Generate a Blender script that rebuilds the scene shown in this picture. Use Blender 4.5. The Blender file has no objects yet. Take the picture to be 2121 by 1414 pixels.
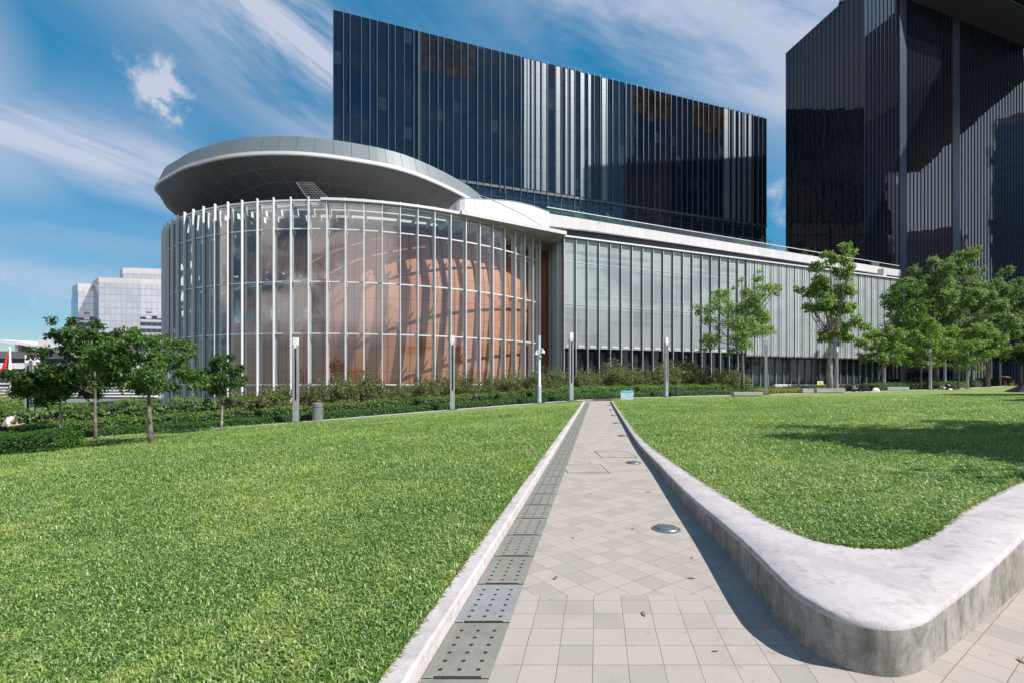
import bpy, math, random
import numpy as np
from mathutils import Vector, Matrix

random.seed(7)
RNG = np.random.default_rng(11)
PI = math.pi
sc = bpy.context.scene
COL = sc.collection
EYE = 1.6          # camera height above the path
FPX = 1000.0       # focal length in photograph pixels
SUN_DIR = Vector((0.93 * math.cos(math.radians(45)), -0.367 * math.cos(math.radians(45)), math.sin(math.radians(45)))).normalized()


def at(px, depth, py=None):
    """world X (and height) of something seen at photograph column px / row py, standing at the given distance"""
    x = (px - 1060.5) / FPX * depth
    if py is None:
        return x
    return x, EYE + (787.0 - py) / FPX * depth


# ----------------------------------------------------------------- node helpers
class NT:
    def __init__(self, tree):
        self.t = tree
        self.n = tree.nodes
        self.l = tree.links

    def node(self, kind, **kw):
        nd = self.n.new(kind)
        for k, v in kw.items():
            setattr(nd, k, v)
        return nd

    def put(self, sock, v):
        if v is None:
            return
        if hasattr(v, 'is_output') or isinstance(v, bpy.types.NodeSocket):
            self.l.new(v, sock)
        else:
            if sock.type == 'RGBA' and len(v) == 3:
                v = (*v, 1.0)
            sock.default_value = v

    def m(self, op, a, b=None, c=None, clamp=False):
        nd = self.node('ShaderNodeMath', operation=op)
        nd.use_clamp = clamp
        for i, v in enumerate((a, b, c)):
            if v is not None:
                self.put(nd.inputs[i], v)
        return nd.outputs[0]

    def vm(self, op, a, b=None):
        nd = self.node('ShaderNodeVectorMath', operation=op)
        self.put(nd.inputs[0], a)
        if b is not None:
            self.put(nd.inputs[1], b)
        return nd.outputs['Value'] if op in ('DOT_PRODUCT', 'LENGTH', 'DISTANCE') else nd.outputs[0]

    def noise(self, vec, scale, detail=3.0, rough=0.55, dist=0.0):
        nd = self.node('ShaderNodeTexNoise')
        self.put(nd.inputs['Vector'], vec)
        nd.inputs['Scale'].default_value = scale
        nd.inputs['Detail'].default_value = detail
        nd.inputs['Roughness'].default_value = rough
        nd.inputs['Distortion'].default_value = dist
        return nd.outputs['Fac']

    def white(self, vec):
        nd = self.node('ShaderNodeTexWhiteNoise', noise_dimensions='3D')
        self.put(nd.inputs['Vector'], vec)
        return nd.outputs['Value']

    def ramp(self, fac, lo, hi, a=0.0, b=1.0, smooth=True):
        nd = self.node('ShaderNodeMapRange')
        nd.interpolation_type = 'SMOOTHSTEP' if smooth else 'LINEAR'
        nd.clamp = True
        self.put(nd.inputs['Value'], fac)
        for k, v in (('From Min', lo), ('From Max', hi), ('To Min', a), ('To Max', b)):
            self.put(nd.inputs[k], v)
        return nd.outputs[0]

    def mix(self, fac, a, b, blend='MIX'):
        nd = self.node('ShaderNodeMix', data_type='RGBA', blend_type=blend)
        self.put(nd.inputs['Factor'], fac)
        self.put(nd.inputs[6], a)
        self.put(nd.inputs[7], b)
        return nd.outputs[2]

    def mapping(self, vec, scale=(1, 1, 1), rot=(0, 0, 0), loc=(0, 0, 0)):
        nd = self.node('ShaderNodeMapping')
        self.put(nd.inputs['Vector'], vec)
        nd.inputs['Scale'].default_value = scale
        nd.inputs['Rotation'].default_value = rot
        nd.inputs['Location'].default_value = loc
        return nd.outputs[0]

    def sep(self, vec):
        nd = self.node('ShaderNodeSeparateXYZ')
        self.put(nd.inputs[0], vec)
        return nd.outputs

    def comb(self, x=0.0, y=0.0, z=0.0):
        nd = self.node('ShaderNodeCombineXYZ')
        for i, v in enumerate((x, y, z)):
            self.put(nd.inputs[i], v)
        return nd.outputs[0]

    def bump(self, h, strength=0.3, dist=0.01):
        nd = self.node('ShaderNodeBump')
        nd.inputs['Strength'].default_value = strength
        nd.inputs['Distance'].default_value = dist
        self.put(nd.inputs['Height'], h)
        return nd.outputs[0]


def new_mat(name):
    mt = bpy.data.materials.new(name)
    mt.use_nodes = True
    nt = NT(mt.node_tree)
    bs = mt.node_tree.nodes.get('Principled BSDF')
    return mt, nt, bs


def obj_pos(nt):
    return nt.node('ShaderNodeTexCoord').outputs['Object']


def world_pos(nt):
    return nt.node('ShaderNodeNewGeometry').outputs['Position']


def simple(name, col, rough=0.5, metal=0.0, var=0.12, vscale=1.5, bump=0.0, bscale=40.0, spec=0.5):
    mt, nt, bs = new_mat(name)
    p = world_pos(nt)
    n = nt.noise(p, vscale, 4.0, 0.6)
    lo = tuple(c * (1 - var) for c in col)
    hi = tuple(min(1, c * (1 + var)) for c in col)
    nt.put(bs.inputs['Base Color'], nt.mix(nt.ramp(n, 0.3, 0.7), lo, hi))
    bs.inputs['Roughness'].default_value = rough
    bs.inputs['Metallic'].default_value = metal
    bs.inputs['Specular IOR Level'].default_value = spec
    if bump:
        nt.put(bs.inputs['Normal'], nt.bump(nt.noise(p, bscale, 3.0), bump, 0.01))
    return mt


# ----------------------------------------------------------------- mesh helpers
class MB:
    def __init__(self):
        self.v, self.f, self.mi, self.cur = [], [], [], 0

    def add(self, verts, faces, mi=None):
        o = len(self.v)
        self.v += [tuple(p) for p in verts]
        self.f += [tuple(i + o for i in f) for f in faces]
        self.mi += [self.cur if mi is None else mi] * len(faces)
        return self

    def box(self, x0, x1, y0, y1, z0, z1, mi=None):
        v = [(x, y, z) for z in (z0, z1) for y in (y0, y1) for x in (x0, x1)]
        f = [(0, 2, 3, 1), (4, 5, 7, 6), (0, 1, 5, 4), (2, 6, 7, 3), (0, 4, 6, 2), (1, 3, 7, 5)]
        return self.add(v, f, mi)

    def bbox(self, x0, x1, y0, y1, z0, z1, b=0.01, mi=None):
        """box with chamfered vertical and top edges"""
        ring = lambda i: [(x0 + b, y0 + i), (x1 - b, y0 + i), (x1 - i, y0 + b), (x1 - i, y1 - b), (x1 - b, y1 - i), (x0 + b, y1 - i), (x0 + i, y1 - b), (x0 + i, y0 + b)]
        v = [(x, y, z0) for x, y in ring(0)] + [(x, y, z1 - b) for x, y in ring(0)] + [(x, y, z1) for x, y in ring(b)]
        f = [tuple(range(7, -1, -1)), tuple(range(16, 24))]
        for k in (0, 8):
            for i in range(8):
                j = (i + 1) % 8
                f.append((k + i, k + j, k + 8 + j, k + 8 + i))
        return self.add(v, f, mi)

    def prism(self, poly, z0, z1, mi=None):
        n = len(poly)
        zz0 = z0 if hasattr(z0, '__len__') else [z0] * n
        zz1 = z1 if hasattr(z1, '__len__') else [z1] * n
        v = [(p[0], p[1], zz0[i]) for i, p in enumerate(poly)] + [(p[0], p[1], zz1[i]) for i, p in enumerate(poly)]
        f = [tuple(range(n - 1, -1, -1)), tuple(range(n, 2 * n))]
        f += [(i, (i + 1) % n, n + (i + 1) % n, n + i) for i in range(n)]
        return self.add(v, f, mi)

    def quad(self, a, b, c, d, mi=None):
        return self.add([a, b, c, d], [(0, 1, 2, 3)], mi)

    def lathe(self, prof, n=24, c=(0, 0, 0), mi=None, caps=True):
        v, f = [], []
        for r, z in prof:
            for k in range(n):
                a = 2 * PI * k / n
                v.append((c[0] + r * math.cos(a), c[1] + r * math.sin(a), c[2] + z))
        m = len(prof)
        for i in range(m - 1):
            for k in range(n):
                j = (k + 1) % n
                f.append((i * n + k, i * n + j, (i + 1) * n + j, (i + 1) * n + k))
        if caps:
            f.append(tuple(range(n - 1, -1, -1)))
            f.append(tuple(range((m - 1) * n, m * n)))
        return self.add(v, f, mi)

    def tube(self, pts, rads, n=8, mi=None):
        v, f = [], []
        pts = [Vector(p) for p in pts]
        for i, p in enumerate(pts):
            t = (pts[min(i + 1, len(pts) - 1)] - pts[max(i - 1, 0)]).normalized()
            u = t.cross(Vector((0.31, 0.95, 0.02)))
            if u.length < 1e-3:
                u = t.cross(Vector((1, 0, 0)))
            u.normalize()
            w = t.cross(u)
            r = rads[i] if hasattr(rads, '__len__') else rads
            for k in range(n):
                a = 2 * PI * k / n
                v.append(p + (u * math.cos(a) + w * math.sin(a)) * r)
        for i in range(len(pts) - 1):
            for k in range(n):
                j = (k + 1) % n
                f.append((i * n + k, i * n + j, (i + 1) * n + j, (i + 1) * n + k))
        f.append(tuple(range(n - 1, -1, -1)))
        f.append(tuple(range((len(pts) - 1) * n, len(pts) * n)))
        return self.add(v, f, mi)

    def build(self, name, mats, parent=None, smooth=False, loc=None, off=None):
        me = bpy.data.meshes.new(name)
        v = self.v
        if off is not None:
            v = [(p[0] - off[0], p[1] - off[1], p[2] - off[2]) for p in v]
        me.from_pydata(v, [], self.f)
        for mt in (mats if isinstance(mats, (list, tuple)) else [mats]):
            me.materials.append(mt)
        me.polygons.foreach_set('material_index', self.mi)
        if smooth:
            me.polygons.foreach_set('use_smooth', [True] * len(me.polygons))
        me.update()
        o = bpy.data.objects.new(name, me)
        COL.objects.link(o)
        if parent is not None:
            o.parent = parent
        if loc is not None:
            o.location = loc
        return o


def smooth_by_angle(o, deg=35):
    me = o.data
    me.polygons.foreach_set('use_smooth', [True] * len(me.polygons))
    try:
        me.set_sharp_from_angle(angle=math.radians(deg))
    except Exception:
        pass


def np_mesh(name, verts, faces, mat, parent=None, tint=None, loc=None):
    """fast mesh: verts (N,3), faces (M,k)"""
    me = bpy.data.meshes.new(name)
    verts = np.asarray(verts, dtype=np.float32)
    faces = np.asarray(faces, dtype=np.int32)
    m, k = faces.shape
    me.vertices.add(len(verts))
    me.vertices.foreach_set('co', verts.ravel())
    me.loops.add(m * k)
    me.loops.foreach_set('vertex_index', faces.ravel())
    me.polygons.add(m)
    me.polygons.foreach_set('loop_start', np.arange(0, m * k, k, dtype=np.int32))
    me.polygons.foreach_set('loop_total', np.full(m, k, dtype=np.int32))
    if tint is not None:
        a = me.attributes.new('tint', 'FLOAT', 'POINT')
        a.data.foreach_set('value', np.asarray(tint, dtype=np.float32))
    me.update(calc_edges=True)
    me.materials.append(mat)
    o = bpy.data.objects.new(name, me)
    COL.objects.link(o)
    if parent is not None:
        o.parent = parent
    if loc is not None:
        o.location = loc
    return o


def tag(o, label=None, cat=None, group=None, kind=None):
    for k, v in (('label', label), ('category', cat), ('group', group), ('kind', kind)):
        if v:
            o[k] = v
    return o


def thing(name, loc, rz=0.0, label=None, cat=None, group=None):
    o = bpy.data.objects.new(name, None)
    COL.objects.link(o)
    o.empty_display_size = 0.2
    o.location = loc
    o.rotation_euler = (0, 0, rz)
    return tag(o, label, cat, group)


def copy_part(o, loc=None, rz=None, parent=None):
    c = o.copy()
    COL.objects.link(c)
    if parent is not None:
        c.parent = parent
    if loc is not None:
        c.location = loc
    if rz is not None:
        c.rotation_euler = (0, 0, rz)
    return c


def copy_tree(root, loc, rz=0.0, label=None):
    c = root.copy()
    COL.objects.link(c)
    c.location = loc
    c.rotation_euler = (0, 0, rz)
    if label:
        c['label'] = label
    for ch in list(root.children):
        d = ch.copy()
        COL.objects.link(d)
        d.parent = c
        for g in list(ch.children):
            e = g.copy()
            COL.objects.link(e)
            e.parent = d
    return c


def catmull(pts, per=4, closed=False):
    P = [np.array(p, float) for p in pts]
    n = len(P)
    out = []
    rng = range(n) if closed else range(n - 1)
    for i in rng:
        if closed:
            p0, p1, p2, p3 = P[(i - 1) % n], P[i], P[(i + 1) % n], P[(i + 2) % n]
        else:
            p0, p1, p2, p3 = P[max(i - 1, 0)], P[i], P[i + 1], P[min(i + 2, n - 1)]
        # centripetal-ish: limit tangents by chord lengths
        d1 = max(np.linalg.norm(p2[:2] - p1[:2]), 1e-6)
        d0 = max(np.linalg.norm(p1[:2] - p0[:2]), 1e-6)
        d2 = max(np.linalg.norm(p3[:2] - p2[:2]), 1e-6)
        m1 = (p2 - p1) if np.allclose(p0, p1) else ((p1 - p0) / d0 * d1 / (d0 + d1) * d1 + (p2 - p1) * d0 / (d0 + d1))
        m2 = (p2 - p1) if np.allclose(p3, p2) else ((p3 - p2) / d2 * d1 / (d1 + d2) * d1 + (p2 - p1) * d2 / (d1 + d2))
        for k in range(per):
            t = k / per
            h = (2 * t**3 - 3 * t**2 + 1, t**3 - 2 * t**2 + t, -2 * t**3 + 3 * t**2, t**3 - t**2)
            out.append(h[0] * p1 + h[1] * m1 + h[2] * p2 + h[3] * m2)
    if not closed:
        out.append(P[-1])
    return [tuple(float(c) for c in p) for p in out]
# ----------------------------------------------------------------- materials
M = {}


def leaf_mat(name, dark, light, warm=None, wlo=0.86, rough=0.5, trans=0.45, spec=0.35):
    mt, nt, bs = new_mat(name)
    t = nt.node('ShaderNodeAttribute', attribute_name='tint').outputs['Fac']
    p = world_pos(nt)
    big = nt.noise(p, 0.9, 2.0)
    c = nt.mix(t, dark, light)
    c = nt.mix(nt.ramp(big, 0.35, 0.7, 0.0, 0.35), c, light)
    if warm:
        c = nt.mix(nt.ramp(t, wlo, min(1.0, wlo + 0.12)), c, warm)
    nt.put(bs.inputs['Base Color'], c)
    bs.inputs['Roughness'].default_value = rough
    bs.inputs['Specular IOR Level'].default_value = spec
    tr = nt.node('ShaderNodeBsdfTranslucent')
    nt.put(tr.inputs['Color'], nt.mix(0.5, c, (light[0] * 1.3, light[1] * 1.3, light[2] * 0.8)))
    mx = nt.node('ShaderNodeMixShader')
    mx.inputs[0].default_value = trans
    nt.l.new(bs.outputs[0], mx.inputs[1])
    nt.l.new(tr.outputs[0], mx.inputs[2])
    nt.l.new(mx.outputs[0], nt.n['Material Output'].inputs['Surface'])
    return mt


M['leaf_dark'] = leaf_mat('leaf_dark', (0.018, 0.05, 0.012), (0.06, 0.13, 0.03), (0.15, 0.14, 0.03))
M['leaf_mid'] = leaf_mat('leaf_mid', (0.03, 0.075, 0.016), (0.11, 0.20, 0.04))
M['leaf_bright'] = leaf_mat('leaf_bright', (0.06, 0.13, 0.024), (0.22, 0.335, 0.075), (0.17, 0.22, 0.05))
M['leaf_big'] = leaf_mat('leaf_big', (0.04, 0.095, 0.03), (0.18, 0.28, 0.085), (0.19, 0.2, 0.07))
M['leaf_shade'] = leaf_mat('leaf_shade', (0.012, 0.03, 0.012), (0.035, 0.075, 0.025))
M['leaf_hedge'] = leaf_mat('leaf_hedge', (0.035, 0.09, 0.016), (0.17, 0.28, 0.055), (0.17, 0.19, 0.06))
M['leaf_clipped'] = leaf_mat('leaf_clipped', (0.02, 0.07, 0.012), (0.075, 0.18, 0.03))
M['leaf_box'] = leaf_mat('leaf_box', (0.025, 0.08, 0.01), (0.07, 0.18, 0.02))
M['leaf_shrub'] = leaf_mat('leaf_shrub', (0.035, 0.06, 0.022), (0.15, 0.215, 0.07), (0.30, 0.11, 0.10), 0.82)
M['leaf_yellow'] = leaf_mat('leaf_yellow', (0.06, 0.10, 0.012), (0.32, 0.30, 0.03))


def grass_mat():
    mt, nt, bs = new_mat('grass_blades')
    t = nt.node('ShaderNodeAttribute', attribute_name='tint').outputs['Fac']
    p = world_pos(nt)
    patch = nt.noise(p, 0.38, 5.0, 0.65)
    fine = nt.noise(p, 5.0, 3.0, 0.6)
    c = nt.mix(t, (0.036, 0.11, 0.014), (0.285, 0.425, 0.105))
    c = nt.mix(nt.ramp(nt.m('ADD', nt.m('MULTIPLY', patch, 0.6), nt.m('MULTIPLY', fine, 0.4)), 0.45, 0.6, 0.0, 0.75), c, (0.34, 0.41, 0.11))
    c = nt.mix(nt.ramp(t, 0.91, 0.95), c, (0.44, 0.46, 0.26))  # palest blades: highlights on the turf painted in as colour
    nt.put(bs.inputs['Base Color'], c)
    bs.inputs['Roughness'].default_value = 0.45
    bs.inputs['Specular IOR Level'].default_value = 0.35
    tr = nt.node('ShaderNodeBsdfTranslucent')
    nt.put(tr.inputs['Color'], nt.mix(0.4, c, (0.22, 0.37, 0.05)))
    mx = nt.node('ShaderNodeMixShader')
    mx.inputs[0].default_value = 0.4
    nt.l.new(bs.outputs[0], mx.inputs[1])
    nt.l.new(tr.outputs[0], mx.inputs[2])
    nt.l.new(mx.outputs[0], nt.n['Material Output'].inputs['Surface'])
    return mt


M['grass'] = grass_mat()


def lawn_mat():
    mt, nt, bs = new_mat('lawn_turf')
    p = world_pos(nt)
    pz = nt.mapping(p, (1, 1, 0.2))
    patch = nt.noise(pz, 0.38, 5.0, 0.65)
    fine = nt.noise(pz, 5.0, 3.0, 0.6)
    blade = nt.noise(pz, 28.0, 3.0, 0.75)
    blade2 = nt.noise(pz, 11.0, 2.0, 0.7)
    c = nt.mix(nt.ramp(nt.m('ADD', nt.m('MULTIPLY', blade, 0.6), nt.m('MULTIPLY', blade2, 0.4)), 0.38, 0.62), (0.06, 0.135, 0.02), (0.205, 0.29, 0.075))
    c = nt.mix(nt.ramp(nt.m('ADD', nt.m('MULTIPLY', patch, 0.6), nt.m('MULTIPLY', fine, 0.4)), 0.45, 0.6, 0.0, 0.75), c, (0.245, 0.275, 0.095))
    nt.put(bs.inputs['Base Color'], c)
    bs.inputs['Roughness'].default_value = 0.8
    bs.inputs['Specular IOR Level'].default_value = 0.15
    nt.put(bs.inputs['Normal'], nt.bump(blade, 1.0, 0.05))
    return mt


M['lawn'] = lawn_mat()
M['soil'] = simple('planting_soil', (0.03, 0.032, 0.018), 0.95, var=0.4, vscale=3.0, bump=0.5, bscale=20)
M['far_ground'] = simple('far_ground', (0.12, 0.12, 0.11), 0.9, var=0.2, vscale=0.05)


def paving_mat():
    mt, nt, bs = new_mat('paving_slabs')
    p = world_pos(nt)
    X, Y, Z = nt.sep(p)
    # near zone: square setting in line with the path
    ua = nt.m('DIVIDE', nt.m('SUBTRACT', X, nt.m('MULTIPLY', Y, 0.1785)), 0.2)
    ua = nt.m('ADD', ua, 0.16)
    va = nt.m('DIVIDE', nt.m('SUBTRACT', Y, 2.517), 0.2)
    # far zone: diagonal setting
    ang = math.radians(79.9 - 45)
    ub = nt.m('DIVIDE', nt.m('ADD', nt.m('MULTIPLY', X, math.cos(ang)), nt.m('MULTIPLY', Y, math.sin(ang))), 0.2)
    vb = nt.m('DIVIDE', nt.m('ADD', nt.m('MULTIPLY', X, -math.sin(ang)), nt.m('MULTIPLY', Y, math.cos(ang))), 0.2)
    zone = nt.m('MULTIPLY', nt.m('LESS_THAN', Y, 3.6), nt.m('LESS_THAN', X, 2.22))
    def pick(a, b):
        return nt.m('ADD', nt.m('MULTIPLY', a, zone), nt.m('MULTIPLY', b, nt.m('SUBTRACT', 1.0, zone)))
    wob = nt.m('MULTIPLY', nt.m('SUBTRACT', nt.noise(p, 6.0, 2.0), 0.5), 0.05)
    u, v = nt.m('ADD', pick(ua, ub), wob), nt.m('ADD', pick(va, vb), wob)
    cell = nt.comb(nt.m('FLOOR', u), nt.m('FLOOR', v), zone)
    r = nt.white(cell)
    r2 = nt.white(nt.vm('ADD', cell, (17.3, 5.1, 2.0)))
    fu, fv = nt.m('FRACT', u), nt.m('FRACT', v)
    e = nt.m('MINIMUM', nt.m('MINIMUM', fu, nt.m('SUBTRACT', 1.0, fu)), nt.m('MINIMUM', fv, nt.m('SUBTRACT', 1.0, fv)))
    joint = nt.ramp(e, 0.005, 0.020, 1.0, 0.0)
    c = nt.mix(nt.ramp(r, 0.25, 0.85), (0.355, 0.30, 0.27), (0.285, 0.257, 0.226))
    c = nt.mix(nt.ramp(r2, 0.8, 0.95), c, (0.36, 0.303, 0.265))
    grain = nt.noise(p, 170.0, 2.0, 0.8)
    c = nt.mix(nt.ramp(grain, 0.36, 0.62, 0.0, 0.6), c, (0.215, 0.205, 0.19))
    c = nt.mix(nt.ramp(nt.noise(p, 420.0, 1.0), 0.68, 0.78, 0.0, 0.7), c, (0.10, 0.10, 0.095))
    stain = nt.noise(p, 1.7, 5.0, 0.65)
    c = nt.mix(nt.ramp(stain, 0.5, 0.72, 0.0, 0.5), c, (0.2, 0.185, 0.165))
    spot = nt.noise(p, 9.0, 2.0)
    c = nt.mix(nt.ramp(spot, 0.66, 0.74, 0.0, 0.5), c, (0.14, 0.135, 0.12))
    c = nt.mix(nt.m('MULTIPLY', joint, nt.ramp(nt.noise(p, 3.3, 3.0), 0.25, 0.6, 0.45, 0.95)), c, (0.16, 0.137, 0.112))
    nt.put(bs.inputs['Base Color'], c)
    bs.inputs['Roughness'].default_value = 0.85
    bs.inputs['Specular IOR Level'].default_value = 0.25
    h = nt.m('ADD', nt.m('MULTIPLY', grain, 0.12), nt.m('SUBTRACT', 1.0, joint))
    nt.put(bs.inputs['Normal'], nt.bump(h, 0.5, 0.004))
    return mt


M['paving'] = paving_mat()


def concrete_mat(name, base, dark, streak=0.0, lichen=0.0):
    mt, nt, bs = new_mat(name)
    p = world_pos(nt)
    a = nt.noise(p, 2.2, 6.0, 0.65, 0.3)
    b = nt.noise(p, 14.0, 5.0, 0.7)
    c = nt.mix(nt.ramp(nt.m('ADD', nt.m('MULTIPLY', a, 0.6), nt.m('MULTIPLY', b, 0.4)), 0.42, 0.62), base, dark)
    if streak:
        s = nt.noise(nt.mapping(p, (4.5, 4.5, 1.5)), 1.5, 7.0, 0.72, 0.9)
        c = nt.mix(nt.ramp(s, 0.42, 0.68, 0.0, streak), c, (dark[0] * 0.42, dark[1] * 0.42, dark[2] * 0.38))
        s2 = nt.noise(nt.mapping(p, (3, 3, 2.2)), 1.0, 6.0, 0.75, 0.6)
        c = nt.mix(nt.ramp(s2, 0.5, 0.68, 0.0, streak * 0.8), c, (0.11, 0.095, 0.06))
    if lichen:
        s3 = nt.noise(nt.mapping(p, (1, 1, 1)), 5.5, 6.0, 0.72, 0.5)
        c = nt.mix(nt.ramp(s3, 0.55, 0.62, 0.0, lichen), c, (base[0] * 0.62, base[1] * 0.58, base[2] * 0.57))
        s4 = nt.noise(p, 38.0, 4.0, 0.7)
        c = nt.mix(nt.ramp(s4, 0.58, 0.7, 0.0, 0.5), c, (min(1, base[0] * 1.2), min(1, base[1] * 1.2), min(1, base[2] * 1.2)))
    nt.put(bs.inputs['Base Color'], c)
    bs.inputs['Roughness'].default_value = 0.85
    bs.inputs['Specular IOR Level'].default_value = 0.25
    h = nt.m('ADD', nt.m('MULTIPLY', b, 0.6), nt.m('MULTIPLY', nt.noise(p, 90.0, 3.0), 0.4))
    nt.put(bs.inputs['Normal'], nt.bump(h, 0.5, 0.008))
    return mt


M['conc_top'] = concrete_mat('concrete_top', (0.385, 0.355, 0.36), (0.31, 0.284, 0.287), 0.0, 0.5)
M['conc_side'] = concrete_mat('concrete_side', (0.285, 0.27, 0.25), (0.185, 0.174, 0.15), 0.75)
M['kerb'] = concrete_mat('kerb_concrete', (0.41, 0.378, 0.382), (0.34, 0.312, 0.312), 0.25, 0.35)
M['bench'] = concrete_mat('bench_concrete', (0.30, 0.30, 0.30), (0.24, 0.24, 0.235), 0.2)
M['walk'] = concrete_mat('walkway_concrete', (0.36, 0.35, 0.34), (0.30, 0.29, 0.28), 0.0, 0.2)
M['plate'] = concrete_mat('drain_cover_granite', (0.18, 0.175, 0.152), (0.145, 0.143, 0.126), 0.0, 0.2)
M['plate_blue'] = concrete_mat('drain_cover_blue', (0.198, 0.203, 0.212), (0.168, 0.174, 0.184), 0.0, 0.2)
M['hole'] = simple('drain_hole', (0.02, 0.019, 0.017), 0.9)
M['lamp_metal'] = simple('lamp_metal', (0.34, 0.35, 0.36), 0.42, 0.55, 0.08, 2.0)
M['lamp_head'] = simple('lamp_head', (0.62, 0.61, 0.62), 0.4, 0.1, 0.05)
M['dark_metal'] = simple('dark_metal', (0.055, 0.06, 0.065), 0.45, 0.5)
M['bin_metal'] = simple('bin_metal', (0.24, 0.25, 0.26), 0.38, 0.7, 0.1, 3)
M['white_paint'] = simple('white_paint', (0.75, 0.75, 0.77), 0.4, 0.0, 0.04)
M['camera_grey'] = simple('camera_grey', (0.42, 0.48, 0.55), 0.4, 0.2, 0.05)
M['alu'] = simple('aluminium_fin', (0.52, 0.53, 0.545), 0.42, 0.1, 0.05, 0.4)
M['alu_dark'] = simple('aluminium_dark', (0.09, 0.10, 0.11), 0.4, 0.4, 0.1, 0.5)
M['alu_mid'] = simple('aluminium_grey', (0.36, 0.39, 0.40), 0.42, 0.3, 0.06, 0.5)
M['interior_white'] = simple('interior_white', (0.5, 0.5, 0.485), 0.7, 0.0, 0.06, 0.3)
M['interior_grey'] = simple('interior_grey', (0.30, 0.32, 0.32), 0.7, 0.0, 0.15, 0.3)
M['teal'] = simple('teal_panel', (0.03, 0.42, 0.55), 0.4)
M['bark'] = simple('bark', (0.12, 0.10, 0.085), 0.9, 0.0, 0.45, 5.0, 0.6, 18)
M['bark_pale'] = simple('bark_pale', (0.23, 0.21, 0.19), 0.9, 0.0, 0.35, 4.0, 0.6, 15)
M['skin'] = simple('skin', (0.48, 0.30, 0.22), 0.55)
M['hair'] = simple('hair', (0.018, 0.014, 0.012), 0.45)
M['red_cloth'] = simple('red_cloth', (0.55, 0.02, 0.025), 0.7)
M['black_cloth'] = simple('black_cloth', (0.008, 0.008, 0.011), 0.85, spec=0.08)
M['cream_cloth'] = simple('cream_cloth', (0.75, 0.70, 0.52), 0.7)
M['white_cloth'] = simple('white_cloth', (0.72, 0.69, 0.70), 0.8)
M['plaid_cloth'] = simple('patterned_cloth', (0.28, 0.25, 0.27), 0.8, 0, 0.7, 12)
M['maroon_cloth'] = simple('maroon_cloth', (0.14, 0.02, 0.045), 0.8)
M['navy_cloth'] = simple('navy_cloth', (0.012, 0.015, 0.035), 0.85, spec=0.1)
M['pink_cloth'] = simple('pink_cloth', (0.45, 0.28, 0.3), 0.8)
M['terracotta_pot'] = simple('terracotta_pot', (0.4, 0.17, 0.1), 0.8)
M['yellow_sign'] = simple('yellow_sign', (0.62, 0.66, 0.28), 0.5)
M['black_print'] = simple('black_print', (0.02, 0.02, 0.02), 0.6)


def panel_mat(name, col, rough=0.45, metal=0.2, sx=1.5, sz=None, seam=0.02, axis='X', seamcol=None, var=0.06, spec=0.5):
    """cladding with thin seams; object coordinates"""
    mt, nt, bs = new_mat(name)
    X, Y, Z = nt.sep(obj_pos(nt))
    a = {'X': X, 'Y': Y}[axis]
    u = nt.m('DIVIDE', a, sx)
    fu = nt.m('FRACT', u)
    e = nt.m('MULTIPLY', nt.m('MINIMUM', fu, nt.m('SUBTRACT', 1.0, fu)), sx)
    cu, cv = nt.m('FLOOR', u), 0.0
    if sz:
        v = nt.m('DIVIDE', Z, sz)
        fv = nt.m('FRACT', v)
        e = nt.m('MINIMUM', e, nt.m('MULTIPLY', nt.m('MINIMUM', fv, nt.m('SUBTRACT', 1.0, fv)), sz))
        cv = nt.m('FLOOR', v)
    r = nt.white(nt.comb(cu, cv, 0.0))
    lo, hi = tuple(c * (1 - var) for c in col), tuple(min(1, c * (1 + var)) for c in col)
    c = nt.mix(r, lo, hi)
    g = nt.noise(world_pos(nt), 0.7, 5.0, 0.6)
    c = nt.mix(nt.ramp(g, 0.4, 0.75, 0.0, 0.15), c, tuple(x * 0.7 for x in col))
    c = nt.mix(nt.ramp(e, seam * 0.5, seam, 0.8, 0.0), c, seamcol or tuple(x * 0.3 for x in col))
    nt.put(bs.inputs['Base Color'], c)
    bs.inputs['Roughness'].default_value = rough
    bs.inputs['Metallic'].default_value = metal
    bs.inputs['Specular IOR Level'].default_value = spec
    return mt


M['white_panel'] = panel_mat('white_stone_panels', (0.50, 0.475, 0.49), 0.6, 0.0, 1.05, None, 0.03)
M['parapet'] = panel_mat('parapet_panels', (0.44, 0.425, 0.43), 0.6, 0.0, 1.3, None, 0.02)
M['recess'] = panel_mat('recess_dark', (0.02, 0.021, 0.028), 0.25, 0.0, 1.6, None, 0.03)
M['plinth'] = panel_mat('plinth_stone', (0.55, 0.52, 0.52), 0.7, 0.0, 1.1, None, 0.05)
M['soffit_dark'] = panel_mat('soffit_dark', (0.045, 0.045, 0.05), 0.6, 0.0, 9.0, None, 0.12, 'X', (0.012, 0.012, 0.014))
M['light_strip'] = panel_mat('light_strip_panel', (0.125, 0.15, 0.175), 0.4, 0.3, 50, 4.2, 0.07)
M['blue_strip'] = panel_mat('blue_strip_panel', (0.05, 0.065, 0.095), 0.3, 0.3, 50, 1.8, 0.07)


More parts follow.
